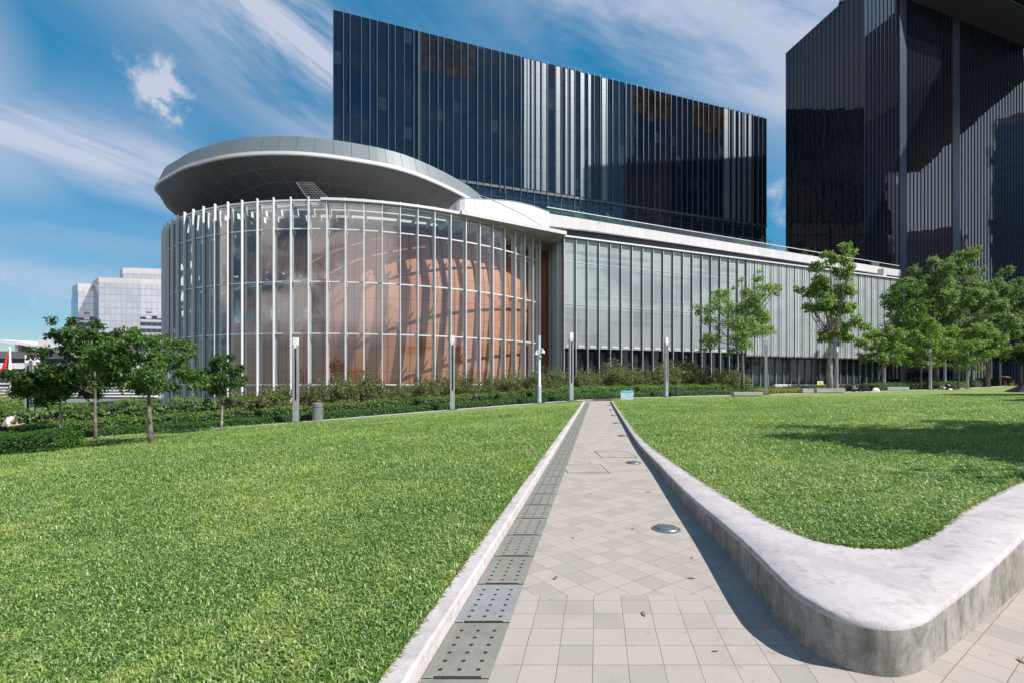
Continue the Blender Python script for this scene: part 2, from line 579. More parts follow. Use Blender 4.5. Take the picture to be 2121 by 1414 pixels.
def chamber_mat():
    mt, nt, bs = new_mat('terracotta_cladding')
    p = obj_pos(nt)
    X, Y, Z = nt.sep(p)
    ang = nt.m('MULTIPLY', nt.m('ARCTAN2', X, nt.m('MULTIPLY', Y, -1.0)), 22.0 / 1.05)
    v = nt.m('DIVIDE', Z, 2.6)
    fu, fv = nt.m('FRACT', ang), nt.m('FRACT', v)
    e = nt.m('MINIMUM', nt.m('MULTIPLY', nt.m('MINIMUM', fu, nt.m('SUBTRACT', 1.0, fu)), 0.6), nt.m('MULTIPLY', nt.m('MINIMUM', fv, nt.m('SUBTRACT', 1.0, fv)), 2.6))
    r = nt.white(nt.comb(nt.m('FLOOR', ang), nt.m('FLOOR', v), 0.0))
    c = nt.mix(r, (0.39, 0.158, 0.085), (0.45, 0.19, 0.105))
    fine = nt.m('FRACT', nt.m('MULTIPLY', Z, 3.0))
    c = nt.mix(nt.ramp(nt.m('ABSOLUTE', nt.m('SUBTRACT', fine, 0.5)), 0.38, 0.5, 0.0, 0.22), c, (0.22, 0.08, 0.05))
    c = nt.mix(nt.ramp(e, 0.015, 0.05, 0.75, 0.0), c, (0.10, 0.04, 0.03))
    nt.put(bs.inputs['Base Color'], c)
    bs.inputs['Roughness'].default_value = 0.7
    return mt


M['chamber'] = chamber_mat()


def thin_glass(name, tint, refl=1.0, rough=0.015, base_refl=0.04, wob=0.02):
    mt, nt, bs = new_mat(name)
    nt.n.remove(bs)
    tp = nt.node('ShaderNodeBsdfTransparent')
    tp.inputs[0].default_value = (*tint, 1)
    gl = nt.node('ShaderNodeBsdfGlossy')
    gl.inputs['Color'].default_value = (0.94, 0.97, 1.0, 1)
    gl.inputs['Roughness'].default_value = rough
    p = world_pos(nt)
    nt.put(gl.inputs['Normal'], nt.bump(nt.noise(p, 0.45, 2.0), wob, 0.25))
    lw = nt.node('ShaderNodeLayerWeight')
    lw.inputs['Blend'].default_value = 0.5
    f = nt.m('ADD', nt.m('MULTIPLY', nt.m('POWER', lw.outputs['Facing'], 3.2), refl), base_refl, clamp=True)
    mx = nt.node('ShaderNodeMixShader')
    nt.l.new(f, mx.inputs[0])
    nt.l.new(tp.outputs[0], mx.inputs[1])
    nt.l.new(gl.outputs[0], mx.inputs[2])
    nt.l.new(mx.outputs[0], nt.n['Material Output'].inputs['Surface'])
    return mt


M['glass'] = thin_glass('facade_glass', (0.88, 0.92, 0.91), 0.7, 0.015, 0.10)
M['rail_glass'] = thin_glass('rail_glass', (0.84, 0.88, 0.87), 0.6, 0.02, 0.06)


def dark_glass(name, base, rough=0.03, spec=0.5, sz=1.8, frame=(0.03, 0.034, 0.04), fw=0.05, sx=None, wob=0.06, blinds=0.0, bscale=0.35, coat=0.0):
    """tinted curtain-wall glazing with thin floor joints; object coordinates, Z up"""
    mt, nt, bs = new_mat(name)
    p = obj_pos(nt)
    X, Y, Z = nt.sep(p)
    v = nt.m('DIVIDE', Z, sz)
    fv = nt.m('FRACT', v)
    e = nt.m('MULTIPLY', nt.m('MINIMUM', fv, nt.m('SUBTRACT', 1.0, fv)), sz)
    oi = nt.node('ShaderNodeObjectInfo')
    r = nt.white(nt.comb(nt.m('FLOOR', v), nt.m('MULTIPLY', oi.outputs['Random'], 97.0), 0.0))
    c = nt.mix(nt.ramp(r, 0.3, 1.0), base, tuple(x * 1.3 for x in base))
    if blinds:
        c = nt.mix(nt.ramp(r, 0.94, 0.97, 0.0, blinds), c, (0.03, 0.042, 0.055))
    k = nt.ramp(e, fw * 0.5, fw, 1.0, 0.0)
    c = nt.mix(k, c, frame)
    nt.put(bs.inputs['Base Color'], c)
    nt.put(bs.inputs['Roughness'], nt.ramp(k, 0.0, 1.0, rough, 0.12))
    bs.inputs['Specular IOR Level'].default_value = spec
    # every pane sits at a slightly different tilt, and is a little wavy
    tilt = nt.node('ShaderNodeTexWhiteNoise', noise_dimensions='3D')
    nt.put(tilt.inputs['Vector'], nt.comb(nt.m('FLOOR', v), nt.m('MULTIPLY', oi.outputs['Random'], 53.0), 3.0))
    g = nt.node('ShaderNodeNewGeometry')
    off = nt.vm('MULTIPLY', nt.vm('SUBTRACT', tilt.outputs['Color'], (0.5, 0.5, 0.5)), (wob * 0.22,) * 3)
    wv = nt.node('ShaderNodeTexNoise')
    nt.put(wv.inputs['Vector'], g.outputs['Position'])
    wv.inputs['Scale'].default_value = bscale
    wv.inputs['Detail'].default_value = 1.0
    off2 = nt.vm('MULTIPLY', nt.vm('SUBTRACT', wv.outputs['Color'], (0.5, 0.5, 0.5)), (wob, wob, wob))
    nrm = nt.vm('NORMALIZE', nt.vm('ADD', nt.vm('ADD', g.outputs['Normal'], off), off2))
    nt.put(bs.inputs['Normal'], nrm)
    return mt


M['tower_glass'] = dark_glass('tower_glass', (0.003, 0.0065, 0.016), 0.03, 0.62, 2.75, (0.008, 0.012, 0.02), 0.035, wob=0.03, blinds=0.35)
M['tower_low_glass'] = dark_glass('tower_low_glass', (0.008, 0.013, 0.022), 0.05, 0.9, 3.4, (0.05, 0.06, 0.075), 0.06, wob=0.05)
M['block_glass'] = dark_glass('block_glass', (0.003, 0.0045, 0.010), 0.02, 0.55, 1.85, (0.02, 0.024, 0.032), 0.045, wob=0.022)
M['block_face_glass'] = dark_glass('block_face_glass', (0.002, 0.004, 0.010), 0.02, 0.9, 1.85, (0.009, 0.013, 0.024), 0.035, wob=0.022, bscale=0.2)
M['low_glass'] = dark_glass('low_window_glass', (0.006, 0.009, 0.013), 0.04, 0.5, 3.0, (0.02, 0.02, 0.02), 0.03, wob=0.03)
M['recess_glass'] = dark_glass('recessed_window_glass', (0.018, 0.028, 0.03), 0.08, 0.5, 3.0, (0.03, 0.03, 0.03), 0.03, wob=0.03)


def wing_glass():
    """fritted glass with pale vertical blinds right behind it"""
    mt, nt, bs = new_mat('wing_glass')
    p = obj_pos(nt)
    X, Y, Z = nt.sep(p)
    s = nt.m('FRACT', nt.m('MULTIPLY', X, 6.0))
    st = nt.ramp(nt.m('ABSOLUTE', nt.m('SUBTRACT', s, 0.5)), 0.18, 0.32)
    oi = nt.node('ShaderNodeObjectInfo')
    c = nt.mix(st, (0.33, 0.345, 0.35), (0.14, 0.153, 0.16))
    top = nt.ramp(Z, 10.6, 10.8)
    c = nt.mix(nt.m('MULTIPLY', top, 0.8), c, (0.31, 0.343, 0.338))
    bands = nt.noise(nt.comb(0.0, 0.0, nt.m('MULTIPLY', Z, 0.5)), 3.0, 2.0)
    c = nt.mix(nt.ramp(nt.m('ADD', nt.m('MULTIPLY', bands, 0.4), nt.m('MULTIPLY', nt.noise(world_pos(nt), 0.16, 4.0, 0.6), 0.6)), 0.45, 0.6, 0.0, 0.6), c, (0.13, 0.145, 0.165))  # broad darker patches are reflections painted into the glass colour
    nt.put(bs.inputs['Base Color'], c)
    bs.inputs['Roughness'].default_value = 0.08
    bs.inputs['Specular IOR Level'].default_value = 0.55
    g = nt.node('ShaderNodeNewGeometry')
    wv = nt.node('ShaderNodeTexNoise')
    nt.put(wv.inputs['Vector'], g.outputs['Position'])
    wv.inputs['Scale'].default_value = 0.4
    off2 = nt.vm('MULTIPLY', nt.vm('SUBTRACT', wv.outputs['Color'], (0.5, 0.5, 0.5)), (0.03,) * 3)
    nt.put(bs.inputs['Normal'], nt.vm('NORMALIZE', nt.vm('ADD', g.outputs['Normal'], off2)))
    return mt


M['wing_glass'] = wing_glass()
M['block_face_glass'].node_tree.nodes['Principled BSDF'].inputs['IOR'].default_value = 1.85
M['louvre'] = simple('louvre_metal', (0.51, 0.545, 0.555), 0.4, 0.25, 0.08, 0.5)
M['louvre_back'] = simple('louvre_backing', (0.075, 0.095, 0.10), 0.3, 0.0, 0.1, 0.4)
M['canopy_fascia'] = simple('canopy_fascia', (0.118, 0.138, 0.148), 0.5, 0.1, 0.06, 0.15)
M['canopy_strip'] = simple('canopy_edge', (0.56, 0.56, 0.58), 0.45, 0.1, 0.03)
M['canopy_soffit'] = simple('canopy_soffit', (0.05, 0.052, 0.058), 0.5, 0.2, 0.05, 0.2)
M['canopy_seam'] = simple('canopy_seam', (0.15, 0.15, 0.155), 0.5, 0.2, 0.05, 0.2)


def city_glass(name, base, metal=0.75, fx=3.0, fz=4.0, line=(0.22, 0.23, 0.25), dark=None, dz=None, rough=0.12):
    mt, nt, bs = new_mat(name)
    X, Y, Z = nt.sep(obj_pos(nt))
    a = nt.m('ADD', X, nt.m('MULTIPLY', Y, 0.7))
    fu, fv = nt.m('FRACT', nt.m('DIVIDE', a, fx)), nt.m('FRACT', nt.m('DIVIDE', Z, fz))
    ln = nt.m('MAXIMUM', nt.m('LESS_THAN', fu, 0.12), nt.m('LESS_THAN', fv, 0.13))
    r = nt.white(nt.comb(nt.m('FLOOR', nt.m('DIVIDE', a, fx)), nt.m('FLOOR', nt.m('DIVIDE', Z, fz)), 0.0))
    c = nt.mix(r, tuple(x * 0.86 for x in base), base)
    if dark:
        d = nt.m('MULTIPLY', nt.m('LESS_THAN', nt.m('ADD', Z, nt.m('MULTIPLY', r, 5.0)), dz), nt.m('GREATER_THAN', fv, 0.42))  # dark lower floor bands: another building's reflection painted into the glass colour
        c = nt.mix(d, c, dark)
    c = nt.mix(nt.m('MULTIPLY', ln, 0.55), c, line)
    nt.put(bs.inputs['Base Color'], c)
    bs.inputs['Metallic'].default_value = metal
    bs.inputs['Roughness'].default_value = rough
    return mt


M['city_silver'] = city_glass('city_silver_glass', (0.42, 0.44, 0.48), 0.2, 3.0, 4.0, rough=0.3)
M['city_banded'] = city_glass('city_banded_glass', (0.46, 0.47, 0.51), 0.35, 3.0, 4.0, dark=(0.035, 0.04, 0.06), dz=47.0, rough=0.3)
M['city_blue'] = city_glass('city_blue_glass', (0.12, 0.26, 0.42), 0.4, 40.0, 4.0, (0.38, 0.46, 0.55), rough=0.2)
M['city_crown'] = simple('city_crown', (0.50, 0.46, 0.45), 0.6)
M['lowblock_white'] = simple('lowblock_white', (0.62, 0.61, 0.62), 0.6, 0, 0.06, 0.2)
M['lowblock_grey'] = simple('lowblock_grey', (0.26, 0.265, 0.265), 0.7, 0, 0.1, 0.2)
M['lowblock_glass'] = simple('lowblock_glass', (0.03, 0.05, 0.08), 0.1, 0, 0.2, 0.3)
# ----------------------------------------------------------------- camera, sun, sky
cam_d = bpy.data.cameras.new('camera')
cam = bpy.data.objects.new('camera', cam_d)
COL.objects.link(cam)
cam.location = (0, 0, EYE)
cam.rotation_euler = (PI / 2, 0, 0)
cam_d.sensor_width = 36.0
cam_d.lens = 36.0 * FPX / 2121.0
cam_d.shift_y = (787.0 - 707.0) / 2121.0
cam_d.clip_start = 0.05
cam_d.clip_end = 6000
sc.camera = cam

sun_d = bpy.data.lights.new('sun', 'SUN')
sun_d.energy = 4.6
sun_d.angle = math.radians(0.53)
sun_d.color = (1.0, 0.955, 0.90)
sun = bpy.data.objects.new('sun', sun_d)
COL.objects.link(sun)
sun.rotation_euler = SUN_DIR.to_track_quat('Z', 'Y').to_euler()

world = bpy.data.worlds.new('World')
sc.world = world
world.use_nodes = True
nt = NT(world.node_tree)
for nd in list(nt.n):
    nt.n.remove(nd)
sky = nt.node('ShaderNodeTexSky', sky_type='NISHITA')
sky.sun_disc = False
sky.sun_elevation = math.asin(SUN_DIR.z)
sky.sun_rotation = math.atan2(SUN_DIR.x, SUN_DIR.y)
sky.altitude = 0
sky.air_density = 1.15
sky.dust_density = 0.25
sky.ozone_density = 3.0
hs = nt.node('ShaderNodeHueSaturation')
hs.inputs['Saturation'].default_value = 1.28
hs.inputs['Hue'].default_value = 0.487
nt.put(hs.inputs['Color'], nt.mix(0.45, sky.outputs[0], (0.62, 2.2, 4.5)))
D = nt.node('ShaderNodeTexCoord').outputs['Generated']


def dpx(x, y):
    return Vector(((x - 1060.5) / FPX, 1.0, (787.0 - y) / FPX)).normalized()


def band(a, b, width, ends=0.12, soft=1.0):
    """mask round the great-circle arc from direction a to direction b"""
    n = a.cross(b).normalized()
    t = (b - a).normalized()
    m0, half = t.dot((a + b) / 2), (b - a).length / 2
    across = nt.m('DIVIDE', nt.vm('DOT_PRODUCT', D, tuple(n)), width)
    al = nt.m('ABSOLUTE', nt.m('SUBTRACT', nt.vm('DOT_PRODUCT', D, tuple(t)), m0))
    g = nt.m('POWER', 2.718, nt.m('MULTIPLY', nt.m('MULTIPLY', across, across), -soft))
    front = nt.ramp(nt.vm('DOT_PRODUCT', D, tuple(((a + b) / 2).normalized())), 0.3, 0.6)
    return nt.m('MULTIPLY', nt.m('MULTIPLY', g, nt.ramp(al, half, half + ends, 1.0, 0.0)), front)


def blob(c, r):
    return nt.ramp(nt.vm('DISTANCE', D, tuple(c)), r * 0.15, r, 1.0, 0.0)


def streaks(dr, stretch, scale, detail=7.0, rough=0.62, lo=0.42, hi=0.68, dist=0.35):
    s = Vector(dr).normalized()
    e1 = s.cross(Vector((0, 1, 0.4))).normalized()
    e2 = s.cross(e1).normalized()
    v = nt.comb(nt.m('MULTIPLY', nt.vm('DOT_PRODUCT', D, tuple(s)), stretch), nt.vm('DOT_PRODUCT', D, tuple(e1)), nt.vm('DOT_PRODUCT', D, tuple(e2)))
    return nt.ramp(nt.noise(v, scale, detail, rough, dist), lo, hi)


s1 = streaks(dpx(900, 330) - dpx(520, 40), 0.2, 9.0, lo=0.36, hi=0.66)
s2 = streaks(dpx(360, 380) - dpx(0, 250), 0.16, 9.0, lo=0.30, hi=0.62)
s3 = streaks(dpx(1700, 300) - dpx(1250, 40), 0.3, 7.0, lo=0.34, hi=0.66)
parts = [
    (band(dpx(300, -260), dpx(860, 330), 0.14, 0.2), s1, 0.85),
    (band(dpx(560, 20), dpx(760, 200), 0.06, 0.12), s1, 0.55),
    (band(dpx(-260, 190), dpx(360, 372), 0.042, 0.10), s2, 0.95),
    (band(dpx(-200, 250), dpx(300, 330), 0.09, 0.15), s2, 0.30),
    (band(dpx(1200, -180), dpx(2000, 180), 0.15, 0.3), s3, 0.85),
    (band(dpx(1150, -20), dpx(1620, 215), 0.03, 0.05), s3, 0.30),
    (band(dpx(-300, 520), dpx(340, 640), 0.05, 0.2), s2, 0.55),
    (band(dpx(-300, 440), dpx(400, 520), 0.025, 0.2), s2, 0.22),
]
dens = None
for mask, st, k in parts:
    d = nt.m('MULTIPLY', nt.m('MULTIPLY', mask, nt.m('ADD', nt.m('MULTIPLY', st, 0.88), 0.12)), k)
    dens = d if dens is None else nt.m('ADD', dens, d)
puff_n = nt.noise(D, 17.0, 9.0, 0.62, 0.25)
for (x, y, r, k) in ((318, 168, 0.082, 1.0), (348, 200, 0.06, 0.8), (306, 222, 0.06, 0.6), (1600, 425, 0.055, 1.0), (2, 592, 0.05, 1.0)):
    b = blob(dpx(x, y), r)
    v = nt.ramp(nt.m('ADD', nt.m('MULTIPLY', b, 0.5), nt.m('MULTIPLY', nt.m('SUBTRACT', puff_n, 0.5), 2.3)), 0.2, 1.05)
    dens = nt.m('ADD', dens, nt.m('MULTIPLY', nt.m('MULTIPLY', v, k), nt.ramp(b, 0.0, 0.2)))
# the rest of the sky (seen only in the glass): thin broken cirrus
back = nt.ramp(nt.sep(D)[1], -0.15, 0.1, 1.0, 0.0)
gen = streaks((0.9, 0.2, -0.35), 0.3, 4.0, lo=0.45, hi=0.75)
dens = nt.m('ADD', dens, nt.m('MULTIPLY', nt.m('MULTIPLY', gen, back), 0.6))
zel = nt.sep(D)[2]
lowband = nt.m('MULTIPLY', nt.m('MULTIPLY', nt.ramp(zel, 0.03, 0.14), nt.ramp(zel, 0.34, 0.50, 1.0, 0.0)), nt.ramp(nt.sep(D)[1], -0.30, -0.12, 1.0, 0.0))
cum = nt.m('MULTIPLY', nt.ramp(nt.noise(D, 3.2, 6.0, 0.6, 0.3), 0.38, 0.52), lowband)
cum = nt.m('MULTIPLY', cum, nt.ramp(nt.sep(D)[0], 0.34, 0.56, 1.0, 0.0))
dens = nt.m('MAXIMUM', dens, cum)
rightside = nt.m('MULTIPLY', nt.ramp(nt.sep(D)[0], 0.72, 0.92), nt.ramp(nt.noise(D, 2.4, 4.0), 0.3, 0.6, 0.45, 0.85))
dens = nt.m('MAXIMUM', dens, rightside)
leftside = nt.m('MULTIPLY', nt.ramp(nt.sep(D)[0], -0.72, -0.6, 1.0, 0.0), nt.ramp(nt.noise(D, 2.0, 4.0), 0.3, 0.6, 0.35, 0.75))
dens = nt.m('MAXIMUM', dens, nt.m('MULTIPLY', leftside, nt.ramp(nt.sep(D)[2], 0.2, 0.32)))
dens = nt.m('MINIMUM', dens, 0.9)
bg1 = nt.node('ShaderNodeBackground')
nt.put(bg1.inputs[0], hs.outputs[0])
bg1.inputs[1].default_value = 0.062
bg2 = nt.node('ShaderNodeBackground')
nt.put(bg2.inputs[0], nt.mix(cum, nt.mix(rightside, (0.315, 0.335, 0.405), (0.44, 0.47, 0.56)), (1.4, 1.33, 1.33)))
bg2.inputs[1].default_value = 1.0
mx = nt.node('ShaderNodeMixShader')
nt.l.new(dens, mx.inputs[0])
nt.l.new(bg1.outputs[0], mx.inputs[1])
nt.l.new(bg2.outputs[0], mx.inputs[2])
wo = nt.node('ShaderNodeOutputWorld')
nt.l.new(mx.outputs[0], wo.inputs['Surface'])

vs = sc.view_settings
vs.view_transform = 'Standard'
vs.look = 'None'
vs.gamma = 1.0
vs.exposure = 0.95
sc.cycles.max_bounces = 8
sc.cycles.transparent_max_bounces = 16
sc.cycles.use_denoising = True
# ----------------------------------------------------------------- terrain
def xl(y):
    return -1.107 + 0.1785 * y


def xr(y):
    return 0.938 + 0.1785 * y


HW = [(0, .29), (3.5, .29), (4, .275), (4.5, .25), (5.2, .22), (6.1, .18), (7.9, .155), (8.9, .14), (10.6, .12), (13, .10), (400, .10)]
HWX, HWY = [p[0] for p in HW], [p[1] for p in HW]

# the planter wall: outer foot, inner edge of the top, height
WALL = [
    (7.364, 36, 7.50, 36, .10), (5.40, 25, 5.55, 25, .10), (4.15, 18, 4.30, 18, .10), (3.26, 13, 3.42, 13.2, .10),
    (2.82, 10.57, 3.10, 10.9, .12), (2.64, 8.9, 2.93, 9.0, .14), (2.47, 7.855, 2.80, 7.9, .155),
    (2.177, 6.107, 2.66, 6.2, .18), (2.084, 5.23, 2.545, 5.35, .22), (1.987, 4.53, 2.445, 4.75, .25), (1.911, 3.96, 2.424, 4.4, .275),
    (1.82, 3.463, 2.42, 4.12, .29), (1.764, 3.119, 2.483, 3.958, .29), (1.772, 2.875, 2.60, 3.853, .29), (1.824, 2.716, 2.68, 3.81, .29),
    (1.912, 2.636, 2.747, 3.786, .29), (2.03, 2.602, 2.85, 3.77, .29), (2.174, 2.627, 2.928, 3.77, .29), (2.297, 2.682, 3.02, 3.79, .29),
    (2.492, 2.802, 3.105, 3.82, .295), (2.865, 3.036, 3.33, 3.92, .31), (3.49, 3.433, 3.61, 4.06, .36), (3.984, 3.756, 4.0, 4.33, .40),
    (5.2, 4.55, 4.93, 4.96, .42), (6.2, 5.2, 5.93, 5.63, .42), (7.2, 5.86, 6.93, 6.3, .42), (15, 11, 14.73, 11.42, .45), (42, 28.6, 41.6, 29.2, .53)]
WALL_S = catmull(WALL, 5)
for _ in range(30):
    WALL_S = [w if (i == 0 or i == len(WALL_S) - 1 or i > 60) else tuple((WALL_S[i - 1][k] + 2 * w[k] + WALL_S[i + 1][k]) / 4 for k in range(5)) for i, w in enumerate(WALL_S)]
_inn = np.array([(w[2], w[3], w[4]) for w in WALL_S])
_k0 = int(np.argmin(_inn[:, 1]))
INL = _inn[:_k0 + 1][::-1]          # path side, increasing y
INR = _inn[_k0:]                    # right side, increasing y


def x_in_left(y):
    return np.interp(y, INL[:, 1], INL[:, 0], right=None) if np.isscalar(y) and y <= 36 else np.where(np.asarray(y) <= 36, np.interp(y, INL[:, 1], INL[:, 0]), 7.5 + (np.asarray(y) - 36) * 0.1785)


def x_in_right(y):
    y = np.asarray(y, float)
    return np.where(y <= 29.2, np.interp(y, INR[:, 1], INR[:, 0]), 41.6 + (y - 29.2) * 1.53)


def gh(x, y):
    """height of the lawns and beds"""
    x, y = np.asarray(x, float), np.asarray(y, float)
    d = np.clip(xl(y) - x, 0, 36)
    left = 0.095 - 0.062 * d
    x0, x1 = x_in_left(np.maximum(y, 3.77)), x_in_right(np.maximum(y, 3.77))
    t = np.clip((x - x0) / np.maximum(x1 - x0, 0.05), 0, 1)
    h0 = np.interp(y, HWX, HWY) - 0.005
    h1 = np.interp(y, INR[:, 1], INR[:, 2]) - 0.005 + np.maximum(y - 29.2, 0) * 0.006
    right = h0 + (h1 - h0) * t
    return np.where(x < xl(y) + 0.8, left, right)


def ghf(x, y):
    return float(gh(x, y))


def base_at(px, py):
    """where the view through this photograph point meets the lawn or bed surface"""
    lo = 3.0
    kx, kz = (px - 1060.5) / FPX, (787.0 - py) / FPX
    y = lo
    while y < 140:
        if EYE + kz * y <= ghf(kx * y, y):
            return kx * y, y, ghf(kx * y, y)
        y += 0.05
    return kx * 100, 100.0, ghf(kx * 100, 100)


# walkway along the lamps
LINE = [(-60, 11.5), (-40, 19.2), (-25.6, 24.4), (-13.3, 29.7), (-4.2, 34.0), (4.55, 37.2), (13.6, 42.6), (24.3, 46.8), (38, 53.5), (53.7, 62), (62, 66.5), (80, 80), (97, 94), (140, 125)]
LX, LY = [p[0] for p in LINE], [p[1] for p in LINE]


def line_y(x):
    return np.interp(x, LX, LY)


def W_near(x):
    return line_y(x) - 0.75


def W_far(x):
    return line_y(x) + 1.0


# left lawn sheet
V, F = [], []
NU, NV = 60, 70
ds = np.linspace(0, 1, NU) ** 1.3 * 46
for d in ds:
    y = 35.0
    for _ in range(40):
        y = min(35.3, float(W_near(xl(y) - d)))
    for k in range(NV):
        yy = -3 + (y + 3) * k / (NV - 1)
        x = xl(yy) - d
        V.append((x, yy, ghf(x, yy)))
for i in range(NU - 1):
    for k in range(NV - 1):
        a = i * NV + k
        F.append((a, a + 1, a + NV + 1, a + NV))
o = np_mesh('lawn', V, F, M['lawn'])
tag(o, kind='structure')
o.data.polygons.foreach_set('use_smooth', [True] * len(o.data.polygons))

# right lawn sheet
V, F = [], []
ys = np.concatenate([np.linspace(3.775, 8, 40), np.linspace(8.2, 36, 60), np.linspace(36.5, 96, 60)])
NU = 60
rows = []
for y in ys:
    x0, x1 = float(x_in_left(float(y))), float(x_in_right(y))
    if y > 35:
        # stop at the walkway
        xs = np.linspace(-10, 160, 1700)
        ok = xs[(W_near(xs) >= y)]
        x0 = max(x0, float(ok.min())) if len(ok) else x1
    x1 = min(x1, 130)
    x0 = min(x0, x1)
    rows.append(len(V))
    for k in range(NU):
        x = x0 + (x1 - x0) * (k / (NU - 1)) ** 1.4
        V.append((x, y, ghf(x, y)))
for i in range(len(ys) - 1):
    for k in range(NU - 1):
        a, b = rows[i] + k, rows[i + 1] + k
        F.append((a, a + 1, b + 1, b))
o = np_mesh('lawn', V, F, M['lawn'])
tag(o, kind='structure')
o.data.polygons.foreach_set('use_smooth', [True] * len(o.data.polygons))

# paving of the path and forecourt (one level sheet, 0)
b = MB()
b.add([(xl(-4) + 0.06, -4, 0), (45, -4, 0), (45, 38.2, 0), (xl(38.2) - 0.5, 38.2, 0), (xl(35.4) - 0.2, 35.4, 0), (xl(35.3) + 0.06, 35.3, 0)], [(0, 1, 2, 3, 4, 5)])
tag(b.build('path', M['paving']), kind='structure')

# walkway strip
V, F = [], []
xs = np.linspace(-60, 130, 191)
for x in xs:
    for y in (W_near(x), W_far(x)):
        xx = min(max(x, -200), 200)
        z = ghf(xx, y) + 0.012
        V.append((xx, float(y), z if not (3.5 < xx < 9.5) else min(z, 0.06)))
for i in range(len(xs) - 1):
    F.append((2 * i, 2 * i + 2, 2 * i + 3, 2 * i + 1))
tag(np_mesh('walkway', V, F, M['walk']), kind='structure')

# planting beds and ground beyond the walkway
V, F = [], []
xs = np.linspace(-75, 170, 124)
NV = 24
for x in xs:
    y0 = float(W_near(x)) + 0.4
    for k in range(NV):
        y = y0 + (150 - y0) * (k / (NV - 1)) ** 1.6
        V.append((float(x), y, ghf(x, y) - 0.03))
for i in range(len(xs) - 1):
    for k in range(NV - 1):
        a = i * NV + k
        F.append((a, a + NV, a + NV + 1, a + 1))
tag(np_mesh('planting_bed', V, F, M['soil']), kind='structure')

b = MB()
b.quad((-3000, -400, -2.9), (3000, -400, -2.9), (3000, 4000, -2.9), (-3000, 4000, -2.9))
tag(b.build('ground', M['far_ground']), kind='structure')

# ----------------------------------------------------------------- kerb beside the path
b = MB()
ys = np.linspace(-3, 35.3, 90)
n = 0
for i, y in enumerate(ys):
    y = float(y)
    j = lambda s: 0.004 * math.sin(y * 7.1 + s) + 0.003 * math.sin(y * 17.3 + 2 * s)
    b.v += [(xl(y) - 0.02 + j(0), y, -0.3), (xl(y) + j(1), y, 0.085), (xl(y) + 0.012, y, 0.098 + j(2) * 0.5), (xl(y) + 0.125, y, 0.098 + j(3) * 0.5), (xl(y) + 0.142 + j(4) * 0.4, y, 0.083), (xl(y) + 0.152, y, -0.02)]
for i in range(len(ys) - 1):
    for k in range(5):
        a = i * 6 + k
        b.f.append((a, a + 6, a + 7, a + 1))
        b.mi.append(0)
for a in (0, (len(ys) - 1) * 6):
    b.f.append(tuple(range(a, a + 6)))
    b.mi.append(0)
o = b.build('kerb', M['kerb'])
smooth_by_angle(o, 30)
tag(o, 'long pale concrete kerb between the lower lawn and the drain covers', 'kerb')

# ----------------------------------------------------------------- seat wall round the upper lawn
b = MB()
N = 8
for i, (ox, oy, ix, iy, h) in enumerate(WALL_S):
    dx, dy = ix - ox, iy - oy
    L = math.hypot(dx, dy)
    ux, uy = dx / L, dy / L
    w = 0.0
    e = min(0.03, h * 0.12)
    prof = [(0.0, -0.05), (0.004, h * 0.5), (0.0, h - e * 1.3), (e * 0.3, h - e * 0.35), (e * 1.1, h + w * 0.25), (L * 0.5, h + 0.006 + w * 0.2), (L, h + w * 0.2), (L + 0.02, h - 0.25)]
    for (s, z) in prof:
        b.v.append((ox + ux * s, oy + uy * s, z))
for i in range(len(WALL_S) - 1):
    for k in range(N - 1):
        a = i * N + k
        b.f.append((a, a + N, a + N + 1, a + 1))
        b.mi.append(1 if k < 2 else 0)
for a in (0, (len(WALL_S) - 1) * N):
    b.f.append(tuple(range(a, a + N)))
    b.mi.append(1)
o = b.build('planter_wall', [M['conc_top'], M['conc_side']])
smooth_by_angle(o, 50)
tag(o, 'pale concrete planter wall with a rounded corner bordering the upper lawn', 'planter wall')

